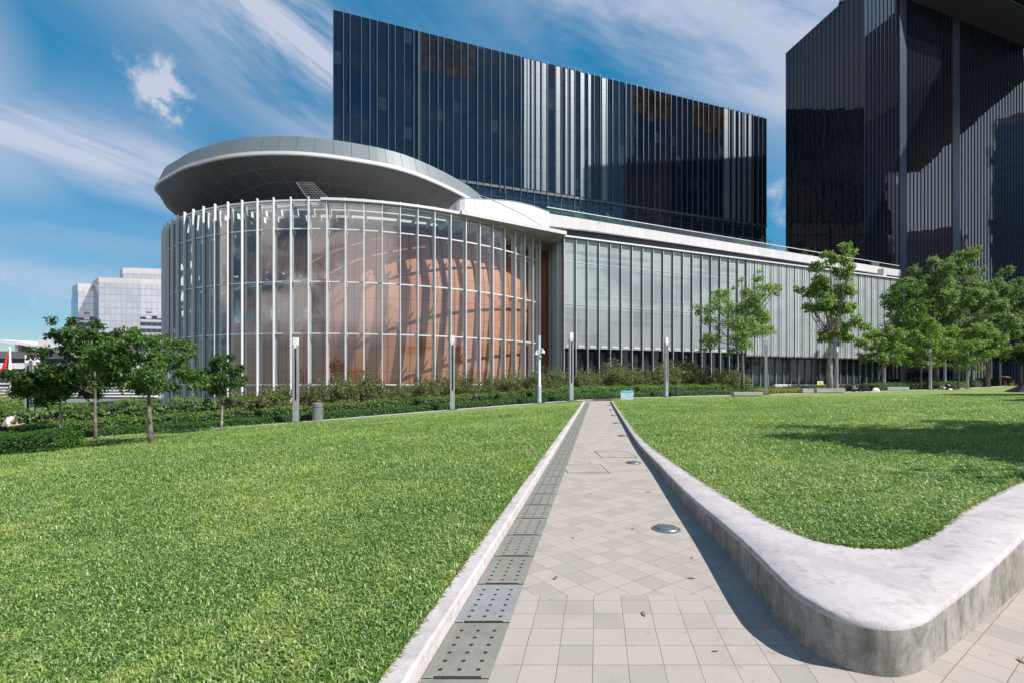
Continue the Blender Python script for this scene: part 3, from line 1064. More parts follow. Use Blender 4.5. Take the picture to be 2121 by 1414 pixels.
# ----------------------------------------------------------------- perforated drain covers
def drain_cover(plate):
    """0.6 m stone plate with eighteen holes, in a skewed frame that follows the path"""
    W0, W1, L, T = 0.161, 0.523, 0.592, 0.006
    sk = 0.1785
    bb = MB()
    P = lambda u, v, z: (u + sk * v, v, z)
    holes = [(W0 + 0.075 + 0.105 * i, 0.085 + 0.083 * j) for i in range(3) for j in range(6)]
    # top as a grid with octagonal holes
    us = [W0] + [W0 + 0.075 + 0.105 * i + s for i in range(3) for s in (-0.02, 0.02)] + [W1]
    vs_ = [0.03] + [0.085 + 0.083 * j + s for j in range(6) for s in (-0.02, 0.02)] + [L]
    for i in range(len(us) - 1):
        for j in range(len(vs_) - 1):
            if i % 2 == 1 and j % 2 == 1:
                cu, cv = (us[i] + us[i + 1]) / 2, (vs_[j] + vs_[j + 1]) / 2
                cor = [(us[i], vs_[j]), (us[i + 1], vs_[j]), (us[i + 1], vs_[j + 1]), (us[i], vs_[j + 1])]
                r = 0.0135
                ring = [(cu + r * math.cos(a), cv + r * math.sin(a)) for a in [(-135 + 45 * q) * PI / 180 for q in range(8)]]
                o0 = len(bb.v)
                bb.v += [P(u, v, T) for u, v in cor] + [P(u, v, T) for u, v in ring] + [P(u, v, 0.0015) for u, v in ring]
                for q in range(4):
                    a, c2, d2 = 4 + 2 * q, 4 + (2 * q + 1) % 8, 4 + (2 * q + 2) % 8
                    bb.f += [tuple(o0 + t for t in (q, (q + 1) % 4, d2, c2)), tuple(o0 + t for t in (q, c2, a))]
                    bb.mi += [0, 0]
                for q in range(8):
                    bb.f.append(tuple(o0 + t for t in (4 + q, 4 + (q + 1) % 8, 12 + (q + 1) % 8, 12 + q)))
                    bb.mi.append(1)
                bb.f.append(tuple(o0 + 12 + q for q in range(8)))
                bb.mi.append(1)
            else:
                bb.quad(P(us[i], vs_[j], T), P(us[i + 1], vs_[j], T), P(us[i + 1], vs_[j + 1], T), P(us[i], vs_[j + 1], T), 0)
    # front strip with its lifting slot
    for (u0, u1, mi) in ((W0, W0 + 0.06, 0), (W0 + 0.06, W1 - 0.045, 1), (W1 - 0.045, W1, 0)):
        bb.quad(P(u0, 0.008, T), P(u1, 0.008, T), P(u1, 0.03, T), P(u0, 0.03, T), mi) if mi == 0 else (
            bb.quad(P(u0, 0.008, 0.002), P(u1, 0.008, 0.002), P(u1, 0.026, 0.002), P(u0, 0.026, 0.002), 1),
            bb.quad(P(u0, 0.026, T), P(u1, 0.026, T), P(u1, 0.03, T), P(u0, 0.03, T), 0))
    # rim
    bb.quad(P(W0, 0.008, 0), P(W1, 0.008, 0), P(W1, 0.008, T), P(W0, 0.008, T), 0) if False else None
    bb.quad(P(W1, 0.008, 0.0), P(W1, L, 0.0), P(W1, L, T), P(W1, 0.008, T), 0)
    bb.quad(P(W0, L, 0.0), P(W0, L, T), P(W1, L, T), P(W1, L, 0.0), 0)
    return bb.build('drain_cover', [plate, M['hole']])


proto = drain_cover(M['plate'])
blue = drain_cover(M['plate_blue'])
cov = [(-1, 'x'), (0, 'a'), (1, 'b')]
y0 = 2.575
for i in range(-1, 54):
    y = y0 + 0.6 * i
    if i == 0:
        o = proto
    elif i == 1:
        o = blue
    else:
        o = copy_part(proto)
    o.location = (xl(y), y, 0.002)
    lab = {0: 'tan stone drain cover with six rows of holes at the front end of the row', 1: 'blue-grey stone drain cover beside the kerb, unlike its tan neighbours'}.get(i)
    if lab is None:
        lab = 'perforated tan drain cover in the long row beyond the blue-grey cover' if i > 1 else 'perforated tan drain cover cut off by the lower edge of the view'
    tag(o, lab, 'drain cover', 'perforated drain covers along the kerb')

# ----------------------------------------------------------------- lights set into the path
def ground_light():
    root = thing('ground_light', (0, 0, 0))
    r = MB()
    r.lathe([(0.150, 0.0), (0.150, 0.008), (0.138, 0.014), (0.128, 0.014), (0.126, 0.010)], 32, caps=True)
    smooth_by_angle(r.build('rim', M['bin_metal'], root), 30)
    c = MB()
    c.lathe([(0.124, 0.012), (0.120, 0.019), (0.105, 0.026), (0.08, 0.031), (0.05, 0.034), (0.0, 0.035)], 32, caps=False)
    smooth_by_angle(c.build('dome', M['dome'], root), 40)
    s = MB()
    for k in range(4):
        a = k * PI / 2 + 0.5
        s.lathe([(0.007, 0.0), (0.007, 0.004), (0.0, 0.005)], 8, (0.107 * math.cos(a), 0.107 * math.sin(a), 0.0255), caps=False)
    s.build('screw', M['hole'], root)
    return root


M['dome'] = simple('dome_metal', (0.17, 0.185, 0.205), 0.4, 0.6, 0.1, 8)
gl0 = None
spots = [(1380, 1095), (1312, 958), (1290, 902), (1277, 876), (1271, 860), (1267, 848), (1262, 839)]
gl_lab = ['nearer large round metal light set in the paving by the wall shadow', 'round metal light in the path beside the paved access covers, second from the wall corner',
          'domed path light third from the wall corner', 'domed path light fourth from the wall corner', 'domed path light fifth from the wall corner',
          'small domed path light next to last before the walkway', 'smallest domed path light at the walkway end of the path']
for (px, py), lab in zip(spots, gl_lab):
    y = EYE * FPX / (py - 787.0)
    x = at(px, y)
    if gl0 is None:
        gl0 = ground_light()
        gl0.location = (x, y, 0.001)
        o = gl0
    else:
        o = copy_tree(gl0, (x, y, 0.001), random.random())
    tag(o, lab, 'path light', 'round lights along the path')

# paved access covers: thin metal frames flush with the slabs
def access_cover(x0, x1, y0, y1, label):
    root = thing('access_cover', ((x0 + x1) / 2, (y0 + y1) / 2, 0.0), 0, label, 'access cover', 'paved access covers in the path')
    w, d = (x1 - x0) / 2, (y1 - y0) / 2
    f = MB()
    t = 0.012
    f.box(-w, w, -d, -d + t, 0.001, 0.005).box(-w, w, d - t, d, 0.001, 0.005).box(-w, -w + t, -d + t, d - t, 0.001, 0.005).box(w - t, w, -d + t, d - t, 0.001, 0.005)
    f.build('frame', M['dark_metal'], root)
    p = MB()
    p.quad((-w + t, -d + t, 0.003), (w - t, -d + t, 0.003), (w - t, d - t, 0.003), (-w + t, d - t, 0.003))
    p.build('paved_lid', M['paving'], root)
    return root


access_cover(at(1172, 8.6) - 0.0, at(1257, 8.6), 8.35, 9.15, 'paved access cover with a dark metal edge nearer the wall corner')
access_cover(at(1239, 10.4), at(1310, 10.4), 10.0, 10.9, 'paved access cover further along the path beside a domed light')

# ----------------------------------------------------------------- grass blades
def blades(name, regions, label):
    VV, FF, TT = [], [], []
    base = 0
    for q, (y0, y1, dens, s, xfun) in enumerate(regions):
        n = int(dens)
        y = np.sqrt(RNG.random(n) * (y1**2 - y0**2) + y0**2)
        if q == len(regions) - 1:
            y = y0 + (y1 - y0) * (1 - np.sqrt(RNG.random(n)))
        xa, xb = xfun(y)
        x = xa + (xb - xa) * RNG.random(n)
        z = gh(x, y)
        L = (0.038 + 0.042 * RNG.random(n)) * s
        w = (0.0022 + 0.0026 * RNG.random(n)) * s
        az = RNG.random(n) * 2 * PI
        lean = 0.35 + 0.95 * RNG.random(n)
        dx, dy = np.cos(az), np.sin(az)
        hx, hz = np.sin(lean), np.cos(lean)
        droop = 0.25 + 0.35 * RNG.random(n)
        p0 = np.stack([x, y, z - 0.004], 1)
        mid = p0 + np.stack([dx * hx * L * 0.5, dy * hx * L * 0.5, hz * L * 0.55], 1)
        tip = p0 + np.stack([dx * hx * L * 1.05, dy * hx * L * 1.05, hz * L * (1 - droop) * 0.95 + 0.002], 1)
        sx, sy = -dy * w, dx * w
        tw = (RNG.random(n) - 0.5) * 1.2 * w
        lft = mid + np.stack([sx, sy, tw], 1)
        rgt = mid - np.stack([sx, sy, tw], 1)
        v = np.stack([p0, lft, tip, rgt], 1).reshape(-1, 3)
        f = np.arange(n * 4, dtype=np.int32).reshape(-1, 4) + base
        base += n * 4
        VV.append(v)
        FF.append(f)
        t = RNG.random(n)
        TT.append(np.repeat(t, 4))
    o = np_mesh(name, np.concatenate(VV), np.concatenate(FF), M['grass'], tint=np.concatenate(TT))
    return tag(o, label, 'grass', kind='stuff')


def left_x(y):
    return np.maximum(-1.22 * y - 1.0, -60), xl(y) + 0.012


def right_x(y):
    return x_in_left(y) - 0.015, np.minimum(x_in_right(y) + 0.02, 1.22 * y + 0.6)


blades('grass', [(1.6, 3.4, 90000, 0.95, left_x), (3.4, 5.5, 120000, 1.15, left_x), (5.5, 9, 130000, 1.5, left_x), (9, 15, 110000, 2.1, left_x), (15, 24, 105000, 2.5, left_x), (22, 31, 60000, 2.7, left_x)], 'short bright green turf of the lower lawn left of the path')
blades('grass', [(3.78, 5.5, 42000, 1.1, right_x), (5.5, 9, 110000, 1.5, right_x), (9, 15, 110000, 2.1, right_x), (15, 26, 125000, 2.5, right_x), (25, 42, 95000, 2.8, right_x)], 'short bright green turf of the raised lawn behind the planter wall')
# ================================================================= glass drum
ROOF_Z = 19.5
TRANS = [16.8, 11.5, 6.3, 1.16]
DC = (-20.6, 76.6)
RG = 28.0
drum = thing('drum_building', (DC[0], DC[1], 0), 0, 'round glass fronted hall with white fins and a terracotta chamber behind the glass', 'building')
STEP = math.radians(3.66)
PHI0 = math.radians(0.45)
phis = [PHI0 + STEP * k for k in range(-26, 17)]        # fins; the glass hides the rest

# one fin: outer cap, web behind the glass, brackets at each floor
b = MB()
b.box(-0.038, 0.038, -RG - 0.36, -RG - 0.11, -2.0, ROOF_Z + 0.42)
b.box(-0.048, 0.048, -RG - 0.11, -RG - 0.03, -2.0, ROOF_Z - 0.2, 1)
b.box(-0.03, 0.03, -RG - 0.03, -RG + 0.45, -2.0, ROOF_Z - 0.05)
fin0 = b.build('fin', [M['alu'], M['alu_dark']], drum)
b = MB()
for z in TRANS:
    b.add([(-0.04, -RG + 0.40, z - 0.05), (0.04, -RG + 0.40, z - 0.05), (0.04, -RG + 0.85, z - 0.05), (-0.04, -RG + 0.85, z - 0.05),
           (-0.04, -RG + 0.40, z - 0.5), (0.04, -RG + 0.40, z - 0.5), (0.04, -RG + 0.85, z - 0.2), (-0.04, -RG + 0.85, z - 0.2)],
          [(0, 1, 2, 3), (4, 7, 6, 5), (0, 4, 5, 1), (1, 5, 6, 2), (2, 6, 7, 3), (3, 7, 4, 0)])
b.box(-0.05, 0.05, -RG + 0.40, -RG + 3.2, ROOF_Z - 0.95, ROOF_Z - 0.4)
br0 = b.build('bracket', M['interior_white'], drum)
for k, ph in enumerate(phis):
    f = fin0 if k == 0 else copy_part(fin0)
    f.rotation_euler.z = ph
    f.parent = drum
    g = br0 if k == 0 else copy_part(br0)
    g.rotation_euler.z = ph
# one window bay: four panes one above the other
b = MB()
hw = RG * math.tan(STEP / 2) - 0.03
zz = [-2.0] + TRANS[::-1] + [ROOF_Z - 0.05]
for i in range(len(zz) - 1):
    b.quad((-hw, -RG, zz[i] + 0.05), (hw, -RG, zz[i] + 0.05), (hw, -RG, zz[i + 1] - 0.05), (-hw, -RG, zz[i + 1] - 0.05))
w0 = b.build('window', M['glass'], drum)
b = MB()
for k in range(len(phis) - 1):
    ph = phis[k] + STEP / 2
    w = w0 if k == 0 else copy_part(w0)
    w.rotation_euler.z = ph


def arc(r, p0, p1, n):
    return [(r * math.sin(p0 + (p1 - p0) * i / n), -r * math.cos(p0 + (p1 - p0) * i / n)) for i in range(n + 1)]


def ringslab(bb, r0, r1, z0, z1, p0, p1, n=40, mi=0, c=(0, 0)):
    a, d = arc(r1, p0, p1, n), arc(r0, p0, p1, n)
    v = []
    for i in range(n + 1):
        for (q, z) in ((a[i], z0), (a[i], z1), (d[i], z1), (d[i], z0)):
            v.append((q[0] + c[0], q[1] + c[1], z))
    f = []
    for i in range(n):
        for k in range(4):
            j = (k + 1) % 4
            f.append((i * 4 + k, i * 4 + 4 + k, i * 4 + 4 + j, i * 4 + j))
    f += [(0, 1, 2, 3), (n * 4 + 3, n * 4 + 2, n * 4 + 1, n * 4)]
    bb.add(v, f, mi)


for z in TRANS + [ROOF_Z - 0.12]:
    b = MB()
    ringslab(b, RG - 0.16, RG + 0.06, z - 0.06, z + 0.06, phis[0], phis[-1], 130)
    b.build('transom', M['alu'], drum)
# roof edge cap and roof deck with its white ceiling
b = MB()
ringslab(b, RG - 0.25, RG + 0.50, ROOF_Z + 0.05, ROOF_Z + 0.30, math.radians(3.0), math.radians(62), 40)
ringslab(b, RG - 0.25, RG + 0.12, ROOF_Z + 0.05, ROOF_Z + 0.22, math.radians(-96), math.radians(3.0), 50)
b.build('roof_edge', M['canopy_strip'], drum)
b = MB()
ringslab(b, 0.4, RG - 3.0, ROOF_Z - 0.55, ROOF_Z + 0.02, math.radians(-180), math.radians(180), 72)
ringslab(b, RG - 2.6, RG - 1.2, ROOF_Z - 0.4, ROOF_Z + 0.02, math.radians(-180), math.radians(180), 90)
ringslab(b, RG - 0.8, RG - 0.4, ROOF_Z - 0.4, ROOF_Z + 0.02, math.radians(-180), math.radians(180), 90)
b.build('roof_deck', M['interior_white'], drum)
# terracotta chamber (upper leaning part, lower wider part)
cu = (-16.6 - DC[0], 75.0 - DC[1])
b = MB()
prof = [(21.7, -1.5), (22.3, 4.0), (22.65, 9.0), (22.75, 12.0), (22.45, 14.5), (21.7, 17.2), (20.7, ROOF_Z - 0.6)]
b.lathe(prof, 160, (cu[0], cu[1], 0), caps=False)
o = b.build('chamber', M['chamber'], drum, smooth=True)
cl_ = (-17.6 - DC[0], 76.0 - DC[1])
b = MB()
ringslab(b, 20.5, 23.6, -1.5, 8.4, math.radians(-120), math.radians(-6), 60, 0, cl_)
b.build('lower_chamber', M['chamber'], drum)
b = MB()
ringslab(b, 23.35, 23.45, 8.4, 9.5, math.radians(-120), math.radians(-8), 60, 0, cl_)
b.build('balustrade', M['rail_glass'], drum)
b = MB()
ringslab(b, 21.0, 24.6, 12.0, 12.4, math.radians(-125), math.radians(-10), 60, 0, cl_)
for k in range(30):
    a = math.radians(-120 + 3.7 * k)
    px_, py_ = math.sin(a), -math.cos(a)
    b.tube([(cl_[0] + px_ * 23.0, cl_[1] + py_ * 23.0, 12.45), (cl_[0] + px_ * 25.6, cl_[1] + py_ * 25.6, 13.2)], 0.09, 5)
b.build('gallery_ceiling', M['interior_white'], drum)
b = MB()
ringslab(b, 22.4, 22.6, 8.4, 12.0, math.radians(-125), math.radians(-6), 50, 0, cl_)
b.build('gallery_wall', M['interior_white'], drum)
b = MB()
ringslab(b, 20.0, RG - 1.6, 6.0, 6.28, math.radians(-150), math.radians(-62), 40)
ringslab(b, 20.0, RG - 1.6, 11.2, 11.48, math.radians(-150), math.radians(-70), 40)
b.build('floor_slab', M['interior_grey'], drum)
b = MB()
ringslab(b, RG - 1.0, RG - 0.8, -2, ROOF_Z - 0.5, math.radians(75), math.radians(282), 60)
b.build('rear_wall', M['interior_grey'], drum)
b = MB()
ringslab(b, 0.3, RG - 0.7, -2.0, -1.6, math.radians(-180), math.radians(180), 60)
b.build('floor', M['interior_grey'], drum)
# brown return wall in the gap beside the wing
b = MB()
b.prism([(2.9 - DC[0], 63.6 - DC[1]), (5.6 - DC[0], 67.3 - DC[1]), (4.8 - DC[0], 68.0 - DC[1]), (2.1 - DC[0], 64.3 - DC[1])], -1, ROOF_Z - 0.1)
b.build('return_wall', M['chamber'], drum)

# canopy
RIM = [(-45.4, 63.2), (-44.1, 59.5), (-39.7, 55.8), (-36.3, 53.5), (-33.8, 52.3), (-30.7, 51.05), (-28.3, 50.45), (-25.9, 50.16), (-23.9, 50.1), (-22.3, 50.2), (-20.1, 50.6),
       (-18.1, 51.2), (-16.3, 51.9), (-14.35, 52.75), (-12.5, 53.9), (-11.0, 55.2), (-9.5, 56.9), (-7.9, 59.0), (-6.2, 61.6), (-4.9, 63.9), (-3.4, 68), (-3.4, 74), (-8, 81), (-16, 86), (-26, 87),
       (-35, 83.5), (-42, 77), (-45.4, 69.5)]
rim = catmull([(x, y, 0) for x, y in RIM], 5, True)
# even out the spacing round the rim
per = np.array(rim + [rim[0]])[:, :2]
cum = np.concatenate([[0], np.cumsum(np.hypot(*(per[1:] - per[:-1]).T))])
NR = 132
uu = np.linspace(0, cum[-1], NR + 1)[:-1]
rim = [(float(np.interp(t, cum, per[:, 0])), float(np.interp(t, cum, per[:, 1]))) for t in uu]
cc = (-23.8, 68.0)


def inset(p, d, frac=0.0):
    dx, dy = cc[0] - p[0], cc[1] - p[1]
    L = math.hypot(dx, dy)
    s = d / L + frac
    return p[0] + dx * s - DC[0], p[1] + dy * s - DC[1]


canopy = thing('canopy_roof', (0, 0, 0))
canopy.parent = drum
E = EYE


def loft(bb, rings, closed=True, mi=0):
    o0 = len(bb.v)
    n = len(rings[0])
    for r in rings:
        bb.v += r
    for i in range(len(rings) - 1):
        for k in range(n):
            j = (k + 1) % n
            bb.f.append((o0 + i * n + k, o0 + (i + 1) * n + k, o0 + (i + 1) * n + j, o0 + i * n + j))
            bb.mi.append(mi)


ring = lambda d, z, fr=0.0: [(*inset(p, d, fr), z + E) for p in rim]
b = MB()
loft(b, [ring(0.18, 23.75), ring(0.95, 25.75), ring(1.3, 25.85), ring(3.0, 25.8, 0.3), ring(0, 26.0, 0.96)])
for k in range(0, NR, 2):
    p = rim[k]
    q0, q1 = inset(p, 0.16), inset(p, 0.92)
    b.tube([(*q0, 23.8 + E), (*q1, 25.75 + E)], 0.012, 4, 1)
b.build('fascia', [M['canopy_fascia'], M['alu_dark']], canopy)
b = MB()
loft(b, [ring(0.18, 23.75), ring(0.0, 23.74), ring(0.0, 23.43), ring(0.22, 23.38)])
b.build('edge_strip', M['canopy_strip'], canopy)
b = MB()
SOF = [(0.0, 0.22, 23.38), (0.018, 0.2, 22.65), (0.05, 0.0, 21.75), (0.09, 0.0, 20.95), (0.13, 0, 20.35), (0.2, 0, 19.65), (0.29, 0, 19.05), (0.4, 0, 18.55), (0.52, 0, 18.25), (0.66, 0, 18.05), (0.97, 0, 18.0)]
SHALLOW = [23.38, 23.2, 23.0, 22.7, 22.45, 22.0, 21.3, 20.4, 19.4, 18.5, 18.0]


def soffit_pt(p, i, dz=0.0):
    fr, d, z = SOF[i]
    w = min(1.0, max(0.0, (cc[0] - 3.0 - p[0]) / 15.0))
    w = w * w * (3 - 2 * w)
    return (*inset(p, d, fr), z * w + SHALLOW[i] * (1 - w) + E + dz)


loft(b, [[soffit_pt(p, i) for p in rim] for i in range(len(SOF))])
for k in range(0, NR, 3):
    p = rim[k]
    pts = [soffit_pt(p, i, -0.02) for i in range(len(SOF) - 2)]
    b.tube(pts, 0.026, 4, 1)
for i in (3, 5, 6, 7, 8):
    pts = [soffit_pt(p, i, -0.02) for p in rim]
    b.tube(pts + [pts[0]], 0.022, 4, 1)
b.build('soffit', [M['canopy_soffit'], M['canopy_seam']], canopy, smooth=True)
# louvred opening in the soffit
b = MB()
def gp(u, v):
    y = 53.5 + 2.6 * v
    x0, x1 = at(614, 53.5) + (at(640, 56.1) - at(614, 53.5)) * v, at(646, 53.5) + (at(684, 56.1) - at(646, 53.5)) * v
    return (x0 + (x1 - x0) * u - DC[0], y - DC[1], 22.02 - 1.0 * v + E - 0.14)


for k in range(7):
    b.tube([gp(k / 6, 0), gp(k / 6, 1)], 0.03, 4)
for k in range(9):
    b.tube([gp(0, k / 8), gp(1, k / 8)], 0.018, 4)
b.tube([gp(0, 0), gp(0, 1)], 0.09, 5)
b.build('louvre_grille', M['alu'], canopy)

# ================================================================= white link block between drum and wing
link = thing('link_block', (-1.0, 60.0, 0), 0, 'white panelled curved roof block between the round hall and the long glass wing', 'roof block')
LO = (-1.0, 60.0, 0)
b = MB()
edge = [(-5.4, 52.1), (-2.3, 54.0), (1.2, 56.15), (6.75, 59.55)]
poly = edge + [(6.1, 61.5), (5.4, 66.8), (2.8, 66.9), (-3, 66), (-8, 58)]
b.prism(poly, ROOF_Z - 0.02, ROOF_Z + 0.42)
b.build('eave_slab', M['parapet'], link, off=LO)
b = MB()
tops = []
pts = [(-6.05, 53.0), (-5.7, 52.9), (-3.9, 53.9), (-2.25, 55.0), (-0.6, 56.1), (1.3, 57.35), (3.0, 58.5), (4.6, 59.6)]
hts = [21.2, 21.35, 21.75, 22.1, 22.4, 22.55, 22.5, 22.3]
ft = catmull([(p[0], p[1], h) for p, h in zip(pts, hts)], 4)
bk = [(x - 1.4 - 0.25 * i / len(ft), y + 2.6, h) for i, (x, y, h) in enumerate(ft)]
n = len(ft)
v = [(x, y, ROOF_Z + 0.42) for x, y, h in ft] + [(x, y, h) for x, y, h in ft] + [(x, y, h) for x, y, h in bk] + [(x, y, ROOF_Z + 0.42) for x, y, h in bk]
f = []
for i in range(n - 1):
    for k in range(3):
        f.append((k * n + i, k * n + i + 1, (k + 1) * n + i + 1, (k + 1) * n + i))
f += [(0, n, 2 * n, 3 * n), (n - 1, 4 * n - 1, 3 * n - 1, 2 * n - 1)]
b.add(v, f)
b.build('parapet_block', M['white_panel'], link, off=LO)
b = MB()
b.tube([(x - 0.02, y - 0.02, h + 0.02) for x, y, h in ft], 0.045, 5)
arcpts = [(ft[i][0] + 0.012, ft[i][1] - 0.02, 22.25 - 2.3 * ((i - 8) / (n - 9)) ** 1.6) for i in range(8, n)]
b.tube(arcpts, 0.028, 4)
b.build('trim', M['alu_mid'], link, off=LO)

# ================================================================= long glass wing
WC = (6.42, 60.3)
WA = math.atan2(25.3, 62.0)
wing = thing('glass_wing', (WC[0], WC[1], 0), WA, 'long glass fronted wing with vertical fins and a planted roof terrace', 'building')
BAY = 1.70
NB1, NB2 = 18, 21
F1, F2, F3 = 16.4, 11.1, 5.67
# glass bays to the ground
b = MB()
for z0, z1 in ((F3 + 0.05, F2 - 0.05), (F2 + 0.05, F1 - 0.05), (F1 + 0.05, ROOF_Z - 0.1)):
    b.quad((0.05, 0, z0), (BAY - 0.05, 0, z0), (BAY - 0.05, 0, z1), (0.05, 0, z1))
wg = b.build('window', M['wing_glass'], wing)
b = MB()
b.quad((0.05, 0.25, -1.2), (BAY - 0.05, 0.25, -1.2), (BAY - 0.05, 0.25, F3 - 0.1), (0.05, 0.25, F3 - 0.1))
lg = b.build('ground_window', M['low_glass'], wing)
b = MB()
b.box(-0.03, 0.03, -0.24, -0.16, -1.2, ROOF_Z - 0.05, 0)
b.box(-0.045, 0.045, -0.16, 0.24, -1.2, ROOF_Z - 0.05, 1)
mu = b.build('fin', [M['louvre'], M['alu_dark']], wing)
b = MB()
for z in (F1, F2, F3):
    b = MB()
    b.box(0.0, NB1 * BAY, -0.035, 0.14, z - 0.05, z + 0.05)
    b.build('transom', M['alu_mid'], wing)
b = MB()
b.box(0.4, BAY - 0.4, -0.06, -0.006, F3 + 0.12, F3 + 0.32)
tr = b.build('vent', M['alu'], wing)
for k in range(NB1):
    if k:
        copy_part(wg, (k * BAY, 0, 0))
        copy_part(lg, (k * BAY, 0, 0))
        copy_part(tr, (k * BAY, 0, 0))
        copy_part(mu, (k * BAY, 0, 0))
# columns behind the ground windows
b = MB()
for k in (2, 8, 14):
    b.lathe([(0.6, -1.0), (0.6, F3 - 0.15)], 16, (k * BAY + 0.85, -0.02 + 0.95, 0))
b.build('column', M['interior_white'], wing)
# louvred bays
b = MB()
b.box(0.0, BAY, 0.0, 0.3, 5.3, ROOF_Z - 0.1, 0)
offs = (0.20, 0.42, 0.76, 0.92, 1.20, 1.50)
for i, ox in enumerate(offs):
    b.box(ox - 0.062, ox + 0.062, -0.13, -0.002, 5.25 + 0.1 * (i % 2), ROOF_Z - 0.15, 1)
for z in (F1 + 0.1, F2 - 0.1):
    b.box(0.05, BAY - 0.05, -0.015, -0.003, z - 0.06, z + 0.06, 2)
lv = b.build('louvre_panel', [M['louvre_back'], M['louvre'], M['alu_dark']], wing)
b = MB()
b.box(-0.035, 0.035, -0.20, -0.003, 5.15, ROOF_Z - 0.05)
df = b.build('dark_fin', M['alu_dark'], wing)
for k in range(NB2):
    x = (NB1 + k) * BAY
    if k == 0:
        lv.location = (x, 0, 0)
        df.location = (x, 0, 0)
    else:
        copy_part(lv, (x, 0, 0))
        copy_part(df, (x, 0, 0))
XE = (NB1 + NB2) * BAY
# recessed ground storey under the louvres
b = MB()
b.quad((0.04, 1.9, 0.9), (BAY - 0.04, 1.9, 0.9), (BAY - 0.04, 1.9, 5.15), (0.04, 1.9, 5.15))
rg = b.build('recessed_window', M['recess_glass'], wing)
b = MB()
b.box(-0.04, 0.04, 1.7, 1.95, 0.5, 5.2)
rm = b.build('recess_mullion', M['alu_mid'], wing)
for k in range(NB2):
    x = (NB1 + k) * BAY
    if k == 0:
        rg.location = rm.location = (x, 0, 0)
    else:
        copy_part(rg, (x, 0, 0))
        copy_part(rm, (x, 0, 0))
b = MB()
b.box(NB1 * BAY, XE, 0.05, 1.88, 5.16, 5.28)
b.build('recess_soffit', M['interior_grey'], wing)
b = MB()
b.box(NB1 * BAY + 3, XE - 6, -2.6, -2.2, -0.5, 1.05)
b.build('plinth', M['plinth'], wing)
# corner return
RA = math.radians(104) - WA
ret = MB()
for k in range(4):
    s0, s1 = k * 1.6 + 0.05, k * 1.6 + 1.55
    ca, sa = math.cos(RA), math.sin(RA)
    for z0, z1 in ((-1, F3 - 0.05), (F3 + 0.05, F2 - 0.05), (F2 + 0.05, F1 - 0.05), (F1 + 0.05, ROOF_Z - 0.1)):
        ret.quad((ca * s1, sa * s1, z0), (ca * s0, sa * s0, z0), (ca * s0, sa * s0, z1), (ca * s1, sa * s1, z1))
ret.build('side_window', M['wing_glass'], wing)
ret = MB()
for k in range(1, 5):
    s = k * 1.6
    ca, sa = math.cos(RA), math.sin(RA)
    nx, ny = -sa, ca
    q = [(ca * (s - .05) + nx * .35, sa * (s - .05) + ny * .35), (ca * (s - .05) - nx * .1, sa * (s - .05) - ny * .1), (ca * (s + .05) - nx * .1, sa * (s + .05) - ny * .1), (ca * (s + .05) + nx * .35, sa * (s + .05) + ny * .35)]
    ret.prism(q[::-1], -1, ROOF_Z - 0.05)
for z in (F1, F2, F3):
    q = [(ca * .1 + nx * .05, sa * .1 + ny * .05), (ca * .1 - nx * .1, sa * .1 - ny * .1), (ca * 6.4 - nx * .1, sa * 6.4 - ny * .1), (ca * 6.4 + nx * .05, sa * 6.4 + ny * .05)]
    ret.prism(q[::-1], z - .05, z + .05)
ret.build('side_fin', M['alu_mid'], wing)
# body, roof, recessed clerestory, terrace parapet
b = MB()
b.prism([(0.4, 0.6), (XE, 0.6), (XE, 30), (5, 30), (1.3, 6.3)], 5.3, ROOF_Z - 0.12)
b.build('core', M['interior_grey'], wing)
b = MB()
b.prism([(0.4, 0.6), (NB1 * BAY - 0.05, 0.6), (NB1 * BAY - 0.05, 2.2), (XE, 2.2), (XE, 30), (5, 30), (1.3, 6.3)], -1.0, 5.29)
b.build('lower_core', M['interior_grey'], wing)
b = MB()
b.prism([(-0.25, -0.42), (XE + 0.2, -0.42), (XE + 0.2, 3.0), (-0.9, 3.0)], ROOF_Z - 0.12, ROOF_Z + 0.06)
b.build('roof_edge', M['canopy_strip'], wing)
wing_inv = Matrix.Rotation(-WA, 3, 'Z')


def wl(x, y):
    q = wing_inv @ Vector((x - WC[0], y - WC[1], 0))
    return (q.x, q.y)


P0, P1 = (4.7, 59.9), (73.0, 90.7)
dv = Vector((P1[0] - P0[0], P1[1] - P0[1])).normalized()
nv = Vector((-dv.y, dv.x))


def pp(s, t):
    return wl(P0[0] + dv.x * s + nv.x * t, P0[1] + dv.y * s + nv.y * t)


LP = 74.9
b = MB()
b.prism([pp(0.6, 0.5), pp(LP, 0.5), pp(LP, 12), pp(0.6, 8)], ROOF_Z + 0.06, 21.0)
b.build('clerestory', M['recess'], wing)
b = MB()
b.prism([pp(-0.3, 0), pp(LP, 0), pp(LP, 14), pp(-0.3, 10)], 21.0, 21.3)
b.prism([pp(-0.3, -0.02), pp(7, -0.02), pp(30, -0.02), pp(LP, -0.02), pp(LP, 0.5), pp(30, 0.5), pp(7, 0.5), pp(-0.3, 0.5)], [20.65, 20.9, 21.1, 20.95, 20.95, 21.1, 20.9, 20.65], 22.2)
b.build('terrace_parapet', M['parapet'], wing)
b = MB()
b.prism([pp(-0.3, 0.18), pp(LP, 0.18), pp(LP, 0.21), pp(-0.3, 0.21)], 22.2, 23.0)
b.build('balustrade_glass', M['rail_glass'], wing)
b = MB()
b.prism([pp(-0.3, 0.16), pp(LP, 0.16), pp(LP, 0.24), pp(-0.3, 0.24)], 23.0, 23.08)
b.build('handrail', M['canopy_strip'], wing)
b = MB()
b.box(62.6, 63.4, -0.2, 0.8, ROOF_Z + 0.06, 20.95)
b.build('pier', M['parapet'], wing)

